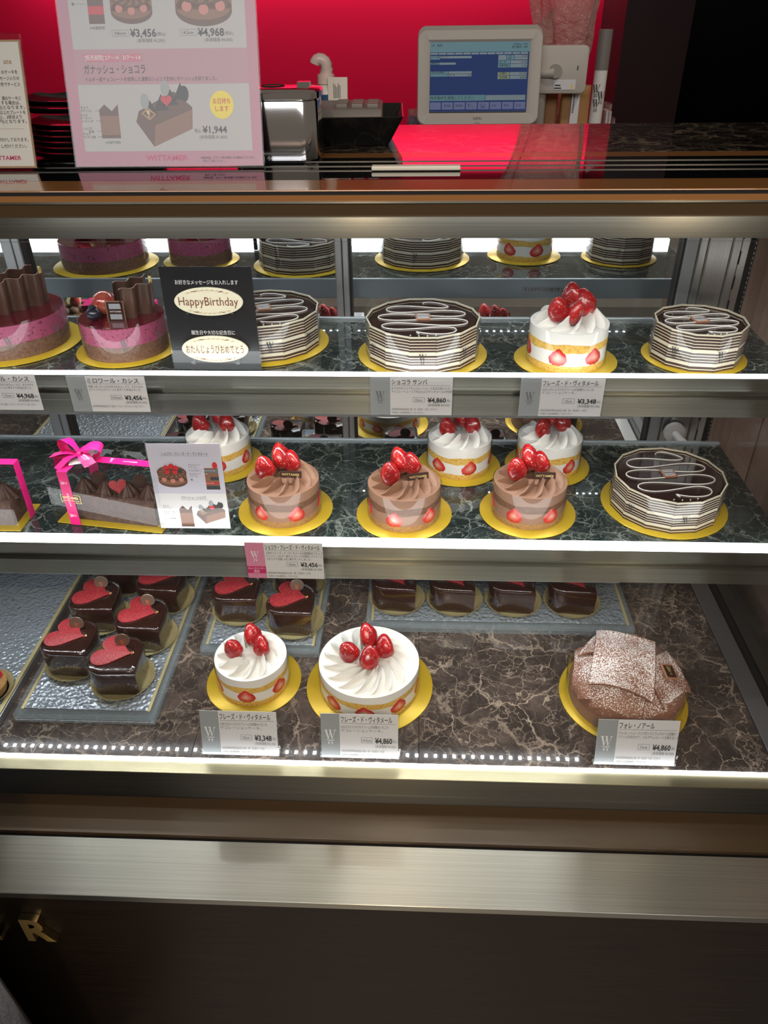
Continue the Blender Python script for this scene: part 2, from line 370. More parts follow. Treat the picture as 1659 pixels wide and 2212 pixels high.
# clear bag: crumpled thin film, slightly milky
m = film('crumpled_bag_film', (.86, .80, .78), 1.5, .12); nt = m.node_tree
gl = [n for n in nt.nodes if n.type == 'BSDF_GLOSSY'][0]
bn = nd(nt, 'ShaderNodeBump'); bn.inputs['Strength'].default_value = 1; bn.inputs['Distance'].default_value = .02
nt.links.new(noise(nt, 14, 4, .6, dist=1.5).outputs[0], bn.inputs['Height']); nt.links.new(bn.outputs[0], gl.inputs['Normal'])
df = nd(nt, 'ShaderNodeBsdfDiffuse'); df.inputs[0].default_value = (.55, .42, .38, 1); nt.links.new(bn.outputs[0], df.inputs['Normal'])
mx = nd(nt, 'ShaderNodeMixShader'); mx.inputs[0].default_value = .34
ms = [n for n in nt.nodes if n.type == 'MIX_SHADER' and n != mx][0]
nt.links.new(ms.outputs[0], mx.inputs[1]); nt.links.new(df.outputs[0], mx.inputs[2]); nt.links.new(mx.outputs[0], nt.nodes['Material Output'].inputs['Surface'])
M['bag'] = m
# dimpled tray sheet
m, nt, b = newmat('dimpled_steel_sheet')
b.inputs['Base Color'].default_value = (.40, .45, .51, 1); b.inputs['Metallic'].default_value = .55; b.inputs['Roughness'].default_value = .30
v = nd(nt, 'ShaderNodeTexVoronoi', feature='SMOOTH_F1'); v.inputs['Scale'].default_value = 190; nt.links.new(nd(nt, 'ShaderNodeTexCoord').outputs['Object'], v.inputs['Vector'])
bump(nt, b, v.outputs['Distance'], 1.0, .0035); M['dimple'] = m
# strawberry skin
m, nt, b = newmat('strawberry_skin')
v = nd(nt, 'ShaderNodeTexVoronoi', feature='F1'); v.inputs['Scale'].default_value = 270; nt.links.new(nd(nt, 'ShaderNodeTexCoord').outputs['Object'], v.inputs['Vector'])
sd = ramp(nt, v.outputs['Distance'], [(.10, 1), (.20, 0)]); n2 = noise(nt, 70, 3)
c1 = mix(nt, ramp(nt, n2.outputs[0], [(.4, 0), (.7, 1)]).outputs[0], (.30, .002, .006), (.52, .010, .010))
nt.links.new(mix(nt, sd.outputs[0], c1, (.60, .16, .04)), b.inputs['Base Color'])
hd = ramp(nt, v.outputs['Distance'], [(.12, 0), (.42, 1)]); bump(nt, b, hd.outputs[0], .75, .0012)
b.inputs['Roughness'].default_value = .28; b.inputs['Coat Weight'].default_value = .9; b.inputs['Coat Roughness'].default_value = .06; M['berry'] = m
# cut strawberry: pale heart, red rim (uv.x = distance from the middle, uv.y = angle)
m, nt, b = newmat('cut_strawberry')
tc = nd(nt, 'ShaderNodeTexCoord'); sp = nd(nt, 'ShaderNodeSeparateXYZ'); nt.links.new(tc.outputs['UV'], sp.inputs[0])
mp = nd(nt, 'ShaderNodeMapping'); mp.inputs['Scale'].default_value = (1.2, 40, 1); nt.links.new(tc.outputs['UV'], mp.inputs[0])
st = noise(nt, 1, 2, .5, mp.outputs[0])
ma = nd(nt, 'ShaderNodeMath', operation='MULTIPLY_ADD'); ma.inputs[1].default_value = .42; nt.links.new(st.outputs[0], ma.inputs[0]); nt.links.new(sp.outputs[0], ma.inputs[2])
rr = ramp(nt, ma.outputs[0], [(.12, (.86, .62, .52)), (.42, (.80, .34, .27)), (.75, (.72, .12, .08)), (1.0, (.58, .02, .02))])
nt.links.new(rr.outputs[0], b.inputs['Base Color']); b.inputs['Roughness'].default_value = .3; b.inputs['Coat Weight'].default_value = .4; M['slice'] = m
# striped chocolate panel (uv.y runs from foot to rim)
m, nt, b = newmat('striped_chocolate')
tc = nd(nt, 'ShaderNodeTexCoord'); sp = nd(nt, 'ShaderNodeSeparateXYZ'); nt.links.new(tc.outputs['UV'], sp.inputs[0])
seq = [('d', 1.3), ('w', .6), ('d', 1.7), ('w', 2.3), ('d', 1.2), ('w', .55), ('d', 1.4), ('w', .55), ('d', 1.4), ('w', .55), ('d', 1.4), ('w', 2.4),
       ('d', 1.4), ('w', .6), ('d', 1.4), ('w', .6), ('d', 1.4), ('w', .6), ('d', 1.4), ('w', .7), ('d', 1.3), ('w', 1.1)]
tot = sum(q for _, q in seq); acc = 0; stops = []
for k, q in seq: stops.append((acc/tot, (.050, .020, .014) if k == 'd' else (.74, .68, .52))); acc += q
rr = ramp(nt, sp.outputs[1], stops, 'CONSTANT'); nt.links.new(rr.outputs[0], b.inputs['Base Color']); b.inputs['Roughness'].default_value = .38; M['stripes'] = m

# ------------------------------------------------------------------ lettering
_tc = {}
def glyphs(body, bold=0):
    k = (body, bold)
    if k not in _tc:
        cu = bpy.data.curves.new('t', 'FONT'); cu.body = body; cu.resolution_u = 2; cu.size = 1; cu.offset = bold
        o = bpy.data.objects.new('t', cu); me = o.to_mesh()
        vs = [(v.co.x, v.co.y) for v in me.vertices]; fs = [tuple(p.vertices) for p in me.polygons]
        o.to_mesh_clear(); bpy.data.objects.remove(o); bpy.data.curves.remove(cu)
        _tc[k] = (vs, fs)
    return _tc[k]
W_MARK = [[(0, 1), (.27, 1), (.27, .95), (.22, .95), (.40, .10), (.36, 0), (.30, 0), (.05, .95), (0, .95)], [(.36, 0), (.40, .10), (.54, .72), (.50, .80)],
          [(.38, 1), (.64, 1), (.64, .95), (.59, .95), (.74, .10), (.70, 0), (.65, 0), (.43, .95), (.38, .95)], [(.70, 0), (.74, .10), (.98, .95), (.92, .95)], [(.84, 1), (1.07, 1), (1.07, .95), (.84, .95)],
          [(.30, -.16), (.78, -.16), (.78, -.22), (.30, -.22)], [(.28, -.34), (.48, -.34), (.38, -.60)], [(.58, -.34), (.78, -.34), (.68, -.60)]]
class Print:
    """Flat printing on the front (-Y) of an upright sheet: x right, z up, layers 0.1 mm apart."""
    def __init__(s, y=-.0004): s.y = y; s.l = {}
    def _m(s, mat): return s.l.setdefault(mat, MB())
    def poly(s, pts, mat, k=0): s._m(mat).add([(x, s.y-.00012*k, z) for x, z in pts], [tuple(range(len(pts)))]); return s
    def rect(s, x0, x1, z0, z1, mat, k=0): return s.poly([(x0, z0), (x1, z0), (x1, z1), (x0, z1)], mat, k)
    def frame(s, x0, x1, z0, z1, t, mat, k=0):
        s.rect(x0, x1, z0, z0+t, mat, k); s.rect(x0, x1, z1-t, z1, mat, k); s.rect(x0, x0+t, z0+t, z1-t, mat, k); return s.rect(x1-t, x1, z0+t, z1-t, mat, k)
    def disc(s, cx, cz, rx, rz, mat, k=0, n=28, a0=0, a1=2*PI): return s.poly([(cx+rx*cos(a0+(a1-a0)*i/n), cz+rz*sin(a0+(a1-a0)*i/n)) for i in range(n)], mat, k)
    def text(s, body, x, z, h, mat, w=None, al='L', bold=0, k=3, rot=0):
        vs, fs = glyphs(body, bold)
        if not vs: return s
        x0 = min(p[0] for p in vs); x1 = max(p[0] for p in vs); sy = h/.80; sx = sy
        if w: sx = w/max(x1-x0, 1e-6)
        wd = (x1-x0)*sx; ox = x-(0 if al == 'L' else wd if al == 'R' else wd/2)
        pts = []
        for a, b2 in vs:
            px, pz = ox+(a-x0)*sx, z+b2*sy
            if rot: dx, dz = px-x, pz-z; px, pz = x+dx*cos(rot)-dz*sin(rot), z+dx*sin(rot)+dz*cos(rot)
            pts.append((px, s.y-.00012*k, pz))
        s._m(mat).add(pts, fs); return s
    def wmark(s, x, z, h, mat, k=3, rot=0):
        for pl in W_MARK:
            q = [((a-.53)*h, (b2-.2)*h) for a, b2 in pl]
            s.poly([(x+a*cos(rot)-b2*sin(rot), z+a*sin(rot)+b2*cos(rot)) for a, b2 in q], mat, k)
        return s
    def build(s, parent, names=None, loc=None, rot=None):
        out = []
        for mat, mb in s.l.items():
            nm = 'lettering' if mat.startswith('ink') or mat == 'copper_ink' else 'printed_pattern'
            out.append(mb.build((names or {}).get(mat, nm), M[mat], parent, 0, loc=loc, rot=rot))
        return out

# ------------------------------------------------------------------ the shop around the counter
struct(MB().box(-3, 3, -1.5, 3.2, -.05, 0).build('floor', M['shop_floor'], smooth=0))
struct(MB().box(-3, .60, 3.0, 3.1, 0, 2.6).build('wall_back', M['red_wall'], smooth=0))
struct(MB().box(.592, .785, 2.66, 3.0, 0, 2.6).build('wall_partition', M['maroon'], smooth=0))
struct(MB().box(.785, 3.0, 3.1, 3.2, 0, 2.6).build('doorway_dark', M['void'], smooth=0))  # black sheet standing in for the dark of the doorway
tag(MB().box(.60, .63, .60, 1.26, 0, 1.155).build('end_panel', M['brown_panel'], smooth=0), 'brown panel closing the end of the cake case', 'panel')
o = MB().box(-1.6, .58, 1.85, 2.55, .0, .86).build('back_counter', M['counter_wood'], smooth=0); tag(o, 'dark staff counter below the red wall carrying the till', 'counter')

# ------------------------------------------------------------------ the cake case
S1, S2, FL, TOP = EYE-.41, EYE-.62, EYE-.86, EYE-.158
XL, XR = -1.05, .52
case = thing('display_case', 'long glass cake display case with steel rails and marble shelves', 'display case', (0, 0, 0))
MB().extrude_x([(.505, 0), (1.26, 0), (1.26, .44), (.505, .44)], XL, .60).build('front_panel', M['wood'], case, 0)
# foot ledge, bronze step, steel riser and brass strip below the front glass
MB().extrude_x([(.500, .448), (.577, .450), (.577, .432), (.503, .432)], XL, .60).build('ledge', M['steel_warm'], case, 0, bevel=.0008)
MB().extrude_x([(.577, .4405), (.586, .4405), (.586, .43), (.577, .43)], XL, .60).build('gasket', M['black'], case, 0)
MB().extrude_x([(.586, .447), (.643, .446), (.643, .43), (.586, .43)], XL, .60).build('bronze_step', M['bronze'], case, 0)
MB().extrude_x([(.643, .4985), (.650, .4985), (.650, .43), (.6445, .43), (.6445, .463), (.641, .463), (.641, .4655), (.643, .4655)], XL, .60).build('riser', M['steel_dark'], case, 0)
MB().extrude_x([(.643, .500), (.667, .500), (.667, .4985), (.643, .4985)], XL, .567).build('brass_strip', M['brass'], case, 0)
MB().box(-1.04, .485, .6630, .6665, .500, .5022).build('light_strip', pm('floor_led_diffuser', (.9, .92, .95), .4, emit=13, ecol=(.90, .95, 1.0)), case, 0)
for a, b2 in ((XL, -.616), (-.6155, -.303), (-.3025, .010), (.0105, .485)):
    MB().box(a, b2, .667, 1.20, FL-.02, FL).build('floor_slab', M['marble_brown'], case, 0, bevel=.0004)
MB().box(.4855, .515, .667, 1.20, FL-.02, FL+.002).build('side_frame', M['alu'], case, 0, bevel=.001)
MB().box(.515, .530, .667, 1.20, FL-.02, FL-.004).build('gasket', M['black'], case, 0)
MB().box(.530, .567, .650, 1.20, FL-.02, FL+.002).build('side_frame', M['steel_dark'], case, 0, bevel=.001)
MB().box(.517, .523, .70, 1.20, FL-.006, TOP-.046).build('side_glass', M['glass'], case, 0)
MB().box(XL-.012, XL-.001, .60, 1.25, FL-.02, TOP-.0305).build('side_panel', M['steel_v'], case, 0)
# sloping front glass
MB().extrude_x([(.5800, .4515), (.5855, .4515), (.798, 1.155), (.7925, 1.155)], XL+.003, .512).build('front_glass', M['glass'], None, 0); tag(C.objects['front_glass'], 'sloping clear front pane of the cake case', 'glass pane')
# counter top: brass-brown nosing, smoked glass, trim, marble
zt = TOP
base_case = case
case = thing('counter_top', 'long counter top of dark marble, smoked glass and bronze edging over the cake case', 'counter top', (0, 0, 0))
MB().box(XL, 1.3, 1.022, 1.272, zt-.03, zt).build('marble_top', M['marble_top'], case, 0, bevel=.001)
MB().box(XL, 1.3, .990, 1.022, zt-.03, zt).build('bronze_trim', M['bronze_bright'], case, 0)
MB().box(XL, 1.3, .858, .990, zt-.03, zt).build('glass_top', M['black_glass'], case, 0)
for yy in (.905, .932, .962): MB().box(XL, 1.3, yy, yy+.003, zt-.02, zt+.0006).build('trim_line', M['steel_dark'], case, 0)
MB().box(XL, 1.3, .806, .858, zt-.03, zt).build('bronze_nosing', M['bronze_bright'], case, 0, bevel=.001)
MB().box(XL, 1.3, .803, .812, zt-.004, zt-.001).build('gasket', M['black'], case, 0)
MB().box(XL, 1.3, .801, .812, zt-.0095, zt-.004).build('bronze_lip', M['bronze_bright'], case, 0)
MB().box(XL, 1.3, .799, .812, zt-.0112, zt-.0095).build('edge_bead', M['steel'], case, 0)
MB().box(XL, 1.3, .801, .812, zt-.0240, zt-.0112).build('bronze_fascia', M['bronze_dark'], case, 0)
MB().extrude_x([(.797, zt-.024), (.815, zt-.024), (.815, zt-.0445), (.797, zt-.0445), (.7955, zt-.034)], XL, 1.3).build('top_rail', M['steel'], case, 30)
ctop = case; case = base_case
def leds(par, y, z, x0, x1, tilt=0):
    bar = MB().box(x0, x1, y-.006, y+.006, z, z+.006).build('led_bar', M['alu'], par, 0)
    d = MB(); n = int((x1-x0)/.0155)
    for i in range(n):
        x = x0+.008+i*(x1-x0-.016)/(n-1); hw, hl = .0024, .0030
        d.add([(x-hw, y-hl, z-.0004), (x+hw, y-hl, z-.0004), (x+hw, y+hl, z-.0004), (x-hw, y+hl, z-.0004)], [(0, 3, 2, 1)])
    o = d.build('led_dots', M['led'], bar, 0, weld=False); o['kind'] = 'stuff'
leds(ctop, .845, zt-.0510, -.70, .46)
leds(ctop, 1.17, zt-.0370, -1.0, .40)
def shelf(z, yf, dp_, yb, xr, label):
    sh = MB().box(XL+.002, xr, yf+dp_+.0005, yb, z-.012, z).build('display_shelf', M['marble_green'], None, 0, bevel=.0006); tag(sh, label, 'shelf')
    MB().box(XL+.002, xr, yf, yf+dp_, z-.002, z+.012).build('light_strip', M['led_strip'], sh, 0)
    y = yf
    MB().extrude_x([(y-.0015, z+.0118), (y-.0001, z+.0118), (y-.0001, z-.0025), (y+.0135, z-.0025), (y+.0135, z-.0430), (y+.002, z-.0430), (y+.0015, z-.0245), (y-.0015, z-.0225), (y-.0015, z-.0162), (y+.008, z-.0150), (y+.008, z-.0122), (y+.004, z-.0112), (y-.0005, z-.001)], XL+.002, xr).build('front_rail', M['steel'], sh, 30)
    MB().box(XL+.002, xr, yb+.0005, yb+.0065, z-.030, z+.004).build('rear_rail', M['alu_blue'], sh, 0, bevel=.0008)
    leds(sh, yf+.0145, z-.0495, -.70, LX)
    return sh
sh1 = shelf(S1, .898, .014, 1.134, .492, 'upper of the two green black marble shelves, edged with a steel rail and white light'); sh2 = shelf(S2, .818, .0215, 1.131, .503, 'lower of the two green black marble shelves, edged with a steel rail and white light')
st = MB().box(.181, .288, 1.1408, 1.1412, S1-.021, S1-.009).build('sticker', M['alu'], sh1, 0)
pr = Print(0); pr.text('↑ 冷気吹出口 物を置かないで下さい ↑', 0, 0, .0055, 'ink', w=.096, al='C')
pr.build(sh1, loc=(.2345, 1.1413, S1-.0165), rot=(0, 0, PI))
# rear sliding mirror doors and aluminium uprights
for k, (a, b2) in enumerate(((-1.044, -.665), (-.631, -.132), (-.107, .410))):
    dr = MB().box(a, b2, 1.2345, 1.240, FL+.013, TOP-.031).build('sliding_mirror', M['mirror'], None, 0); tag(dr, ('mirror pane beyond the outermost steel post at the back of the case', 'mirror pane at the back of the case behind the pink cakes and greeting board', 'mirror pane at the back of the case behind the upper strawberry cake')[k], 'mirror')
for a, b2 in ((-.663, -.645), (-.6445, -.632), (-.131, -.1195), (-.119, -.109), (.4115, .431)):
    MB().box(a, b2, 1.218, 1.233, FL, TOP-.0305).build('door_frame', M['alu'], case, 0, bevel=.0015)
for x in (-.6315, -.1085, .4085): MB().box(x, x+.003, 1.222, 1.234, FL, TOP-.0305).build('door_gasket', M['black'], case, 0)
MB().box(XL, .431, 1.216, 1.234, FL-.004, FL+.012).build('door_track', M['alu'], case, 0, bevel=.001)
MB().box(.4315, .442, 1.212, 1.24, FL, TOP-.0305).build('corner_post', M['steel_v'], case, 0, bevel=.001)
MB().box(.4425, .476, 1.206, 1.24, FL, TOP-.0305).build('corner_post', M['steel_v'], case, 0, bevel=.001)
u = MB().box(.4765, .488, 1.200, 1.24, FL, TOP-.0305).build('shelf_upright', M['steel_v'], case, 0, bevel=.001)
sl = MB()
for i in range(16): sl.box(.4875, .4895, 1.1985, 1.2005, FL+.06+i*.038, FL+.08+i*.038)
sl.build('slot_holes', M['black'], u, 0)
MB().box(.4885, .500, 1.200, 1.24, FL, TOP-.0305).build('shelf_upright', M['steel_v'], case, 0, bevel=.001)
MB().box(.5005, .512, 1.203, 1.24, FL, TOP-.0305).build('gasket', M['black'], case, 0)
MB().box(.5125, .598, 1.207, 1.24, FL, TOP-.0305).build('rear_panel', M['brown_panel'], case, 0)
dd = MB()
for i in range(60): dd.box(.509, .5105, 1.2022, 1.203, FL+.2+i*.0075, FL+.204+i*.0075)
dd.build('seal_dots', M['alu'], case, 0, weld=False)
# white drain elbow by the end of the middle shelf
dp = thing('drain_elbow', 'white plastic elbow fitting at the far corner beyond the middle shelf', 'pipe fitting', (.449, 1.197, S2-.012))
MB().lathe([(0, -.006), (.013, -.006), (.018, -.004), (.018, .004), (.012, .006), (0, .006)], 28).build('flange', M['white_plastic'], dp, rot=(PI/2, 0, 0))
MB().tube([(0, 0, 0), (.006, -.02, -.004), (.016, -.037, -.010), (.030, -.048, -.014)], .007, 12).build('spout', M['white_plastic'], dp)

# raised letters on the dark front
for ch, x, lab in (('E', -.5645, 'raised golden letter E cut by the picture edge on dark front'), ('R', -.4965, 'raised golden letter R on the dark wooden front')):
    vs, fs = glyphs(ch, .035); x0 = min(p[0] for p in vs); x1 = max(p[0] for p in vs); zmin = min(p[1] for p in vs); zmax = max(p[1] for p in vs)
    wid = .0375 if ch == 'R' else .034; hgt = .052
    mp_ = lambda p, y: (x+(p[0]-x0)/(x1-x0)*wid, y, EYE-1.017+(p[1]-zmin)/(zmax-zmin)*hgt)
    n = len(vs); mb = MB(); mb.add([mp_(p, .4955) for p in vs], fs)
    ed = {}
    for f in fs:
        for i in range(len(f)):
            e = (f[i], f[(i+1) % len(f)])
            if (e[1], e[0]) in ed: del ed[(e[1], e[0])]
            else: ed[e] = 1
    side = MB()
    for a, b2 in ed: side.add([mp_(vs[a], .4955), mp_(vs[b2], .4955), mp_(vs[b2], .5045), mp_(vs[a], .5045)], [(0, 1, 2, 3)])
    rt_ = thing('sign_letter', lab, 'letter', (0, 0, 0)); mb.build('letter_face', pm('gold_letter_face', (.62, .40, .13), .4, .2), rt_, 0); side.build('letter_edge', pm('polished_gold', (.55, .42, .2), .08, 1), rt_, 30)

# ------------------------------------------------------------------ cakes
def board(root, r, mat='gold'):
    return MB().lathe([(0, 0), (r-.0006, 0), (r, .0006), (r, .0014), (r-.0008, .0020), (0, .0020)], 72).build('cake_board', M[mat], root, 50)
def collar(root, r, z0, z1, n=72):
    c = MB().lathe([(r, z0), (r, z1)], n).build('film_collar', M['acetate'], root, 60); return c
def collar_marks(par, r, z, h, angs, mat='ink_grey'):
    mb = MB()
    for a0 in angs:
        for pl in W_MARK:
            pts = []
            for a, b2 in pl:
                t = R_(a0)+(a-.53)*h/r; pts.append((r*cos(t), r*sin(t), z+(b2-.2)*h))
            mb.add(pts, [tuple(range(len(pts)))])
    if angs: mb.build('logo_print', M[mat], par, 0, weld=False)
def layer(root, name, mat, r, z0, z1, a0, a1, seed, cap=None, n=84, bulge=0.0):
    """A ring-shaped cake layer whose lower and upper edges wander by a0 / a1."""
    rs = random.Random(seed)
    def wob(amp, s):
        q = random.Random(s); fr = [(q.randint(2, 5), q.random()*6), (q.randint(5, 11), q.random()*6), (q.randint(14, 30), q.random()*6)]
        return lambda t: amp*(sin(fr[0][0]*t+fr[0][1])*.6+sin(fr[1][0]*t+fr[1][1])*.4+sin(fr[2][0]*t+fr[2][1])*.25)
    w0, w1 = wob(a0, seed), wob(a1, seed+1)
    mb = MB()
    def fn(u, v):
        t = 2*PI*u; lo, hi = z0+w0(t), z1+w1(t); rr = r+bulge*sin(PI*v)
        return (rr*cos(t), rr*sin(t), lo+(hi-lo)*v)
    mb.grid(fn, n, 4)
    if cap == 'top': mb.lathe([(r, z1), (0, z1)], n)
    return mb.build(name, M[mat], root, 50)
def petal_mesh(n, ri, ro, wid, hgt, twist, z):
    mb = MB()
    for k in range(n):
        ph = 2*PI*k/n
        def fn(u, v, ph=ph):
            r = ri+(ro-ri)*u; t = ph+twist*(1-u)**1.5
            c = Vector((r*cos(t), r*sin(t), 0)); rad = Vector((cos(t), sin(t), 0)); tan = Vector((-sin(t), cos(t), 0))
            wv = wid*(.14+.86*u**.7)*math.sqrt(max(0, 1-u**7)); hv = hgt*(.55+.45*sin(PI*min(1, u*1.15)))*math.sqrt(max(0, 1-u**6))
            a = PI*v; x = cos(a); sk = max(0, sin(a))**.75*(1+.75*x)       # crest leans to one side
            fold = 1-.10*abs(sin(2.5*a+2*u))
            tilt = .55*wv*max(0, sin(a))**1.5
            q = c+tan*(x*wv*.72+tilt)+rad*(-.10*wv*x)
            return (q.x, q.y, z-.0008+hv*sk*fold*.80)
        mb.grid(fn, 16, 12)
    return mb
_berry = None
def berry(root, loc, tilt=(0, 0), s=1.0, rz=0.0):
    global _berry
    if _berry is None:
        prof = [(0, 0), (.0052, .0002), (.0090, .0022), (.0116, .0065), (.0124, .0115), (.0116, .0175), (.0094, .0235), (.0062, .0288), (.0028, .0320), (0, .0330)]
        def f(a, i): return 1+.06*sin(2*a+.6)+.045*sin(3*a+i*.4)+.02*sin(5*a+i)
        # refine the outline by interpolation
        pr = []
        for i in range(len(prof)-1):
            for t in (0, .5): pr.append((prof[i][0]*(1-t)+prof[i+1][0]*t, prof[i][1]*(1-t)+prof[i+1][1]*t))
        pr.append(prof[-1])
        o = MB().lathe(pr, 28, fr=f).build('strawberry', M['berry'], root, 80); _berry = o.data
    else:
        o = bpy.data.objects.new('strawberry', _berry); C.objects.link(o); o.parent = root
    o.location = loc; o.rotation_euler = (tilt[0], tilt[1], rz); o.scale = (s, s, s); return o
def slices(root, r, z, h, wd, angs):
    for a0 in angs:
        mb = MB(); n = 44; rings = (0, .25, .5, .75, 1.0); pts, uvs, fs = [], [], []
        hh = h*random.uniform(.92, 1.06); ww = wd*random.uniform(.9, 1.1); ln = random.uniform(-.15, .15)
        for q in rings:
            for i in range(n):
                t = 2*PI*i/n; tt = q*(1+(.035 if i % 4 < 2 else -.02)*(q > .9)); x = sin(t)*ww*(1-.60*max(0, cos(t))**1.1)*tt; zz = (cos(t) if cos(t) > 0 else -.86*abs(cos(t))**.6)*hh*tt
                a = R_(a0)+(x+ln*zz)/r; rr = r+.0006-.0009*max(0, q-.8)*5
                pts.append((rr*cos(a), rr*sin(a), z+zz)); uvs.append((q, i/n))
        for k in range(len(rings)-1):
            for i in range(n): fs.append((k*n+i, k*n+(i+1) % n, (k+1)*n+(i+1) % n, (k+1)*n+i))
        mb.add(pts, fs, uvs); mb.build('strawberry_slice', M['slice'], root, 60)
def plaque_std(root, loc, rz, txt='WITTAMER', w_=.030, h_=.0095, tilt=-.35):
    p = MB().box(-w_/2, w_/2, -.0009, .0009, 0, h_).build('chocolate_plaque', M['choc_dark'], root, 0, bevel=.0004, loc=loc, rot=(tilt, 0, rz))
    pr = Print(-.0010); pr.text(txt, 0, h_*.32, h_*.36, 'ink_gold', w=w_*.84, al='C', bold=.01); pr.build(p); return p
def cream_cake(name, label, cat, loc, rz, R, H, kind, npet, berries, angs, group, plq=None, twist=.55, film=True):
    root = thing(name, label, cat, loc, rz, group)
    if kind == 'white': sp, cr, bmat = 'sponge', 'cream', 'sponge'
    else: sp, cr, bmat = 'choc_sponge', 'choc_cream', 'sponge_tan'
    board(root, R*1.27 if R > .06 else R*1.32)
    z = .002
    layer(root, 'sponge_base', bmat, R-.0012, z, z+H*.20, 0, .0008, 3, bulge=.0006)
    layer(root, 'cream_filling', cr, R-.0010, z+H*.17, z+H*.56, .0004, .0003, 5)
    layer(root, 'sponge_layer', sp, R-.0007, z+H*.52, z+H*.72, .0012, .0012, 8)
    layer(root, 'cream_cap', cr, R-.0009, z+H*.66, z+H, .0006, 0, 11, cap='top')
    petal_mesh(npet, R*.30, R*.93, R*2.55/npet, R*.36 if R < .06 else R*.24, twist, z+H).build('piped_petals', M[cr], root, 70)
    for b_ in berries: berry(root, (b_[0], b_[1], z+H+b_[2]), (b_[3], b_[4]), b_[5], b_[6] if len(b_) > 6 else 0)
    slices(root, R-.0006, z+H*.385, H*(.275 if kind == 'choc' else .255), R*.245 if R < .06 else R*.185, angs)
    if plq: plaque_std(root, (plq[0], plq[1], z+H+plq[3]), plq[2])
    if film: collar(root, R+.0008, .0021, z+H+.0015)
    return root
H0 = .052
b3 = [(-.018, -.006, .006, .15, -.25, 1.0), (.006, .012, .010, -.25, .05, 1.12, 1), (.019, -.006, .006, .10, .35, .98, 2)]
bch = [(-.019, -.006, .006, .10, -.22, 1.08), (.001, .010, .010, -.30, .10, 1.18, 1), (.016, .006, .008, -.05, .28, .98, 2)]
btop = [(-.017, -.012, .006, .28, -.20, 1.05), (-.004, -.014, .004, .42, .0, .98, 1), (.004, .008, .012, -.15, .05, 1.15, 2), (.021, -.002, .008, .05, .30, 1.12, 3)]
b14 = [(-.022, -.002, .006, .18, -.40, 1.12), (.002, .016, .014, -.35, .12, 1.15, 1), (.024, .0, .006, .12, .45, 1.10, 2), (.001, -.022, .004, .45, .02, 1.12, 3)]
GW = 'white strawberry cakes on gold boards'
def cz(x, y, z): return (x/100, y/100, z+.0005)
S_up = cream_cake('strawberry_cake', 'small white strawberry cake on the upper shelf beside the striped cakes', 'cake', cz(20.1, 98.3, S1), 0, .0520, H0, 'white', 11, btop, (-112, -57, -178, 10, 70, 130), GW)
fa = cream_cake('strawberry_cake', 'white strawberry cake on the middle shelf behind the lilac picture card', 'cake', cz(-31.2, 105.6, S2), 0, .0500, H0, 'white', 11, b3, (-80, -140, -20, 40, 100, 160), GW)
fb = dup(fa, cz(6.9, 105.5, S2), .12, 'white strawberry cake on the middle shelf between the second and third chocolate cream cakes', GW)
fc = dup(fa, cz(20.9, 105.8, S2), .42, 'white strawberry cake behind the chocolate cream cake nearest the big striped cake', GW)
f10 = cream_cake('strawberry_cake', 'smaller of the two white strawberry cakes on the case floor', 'cake', cz(-24.0, 81.2, FL), 0, .0540, H0, 'white', 12, b3, (-90, -148, -32, 30, 90, 150), GW)
f14 = cream_cake('strawberry_cake', 'largest white strawberry cake, topped with four berries, on the case floor', 'cake', cz(-6.4, 80.8, FL), 0, .0745, .050, 'white', 17, b14, (-92, -132, -52, -172, -12, 30, 70, 110, 150), GW, twist=.62)
GC = 'chocolate cream strawberry cakes in a row'
c1 = cream_cake('chocolate_cream_cake', 'chocolate cream strawberry cake next to the lilac picture card', 'cake', cz(-18.8, 92.3, S2), 0, .0520, H0, 'choc', 12, bch, (-122, -62, -2, 58, 118, 178), GC, plq=(.015, -.018, -.05, .0115))
c2 = dup(c1, cz(-1.5, 91.6, S2), .30, 'middle chocolate cream strawberry cake of three, plaque tilted upwards', GC)
c3 = dup(c1, cz(16.3, 92.6, S2), .05, 'chocolate cream strawberry cake nearest the big striped cake', GC)

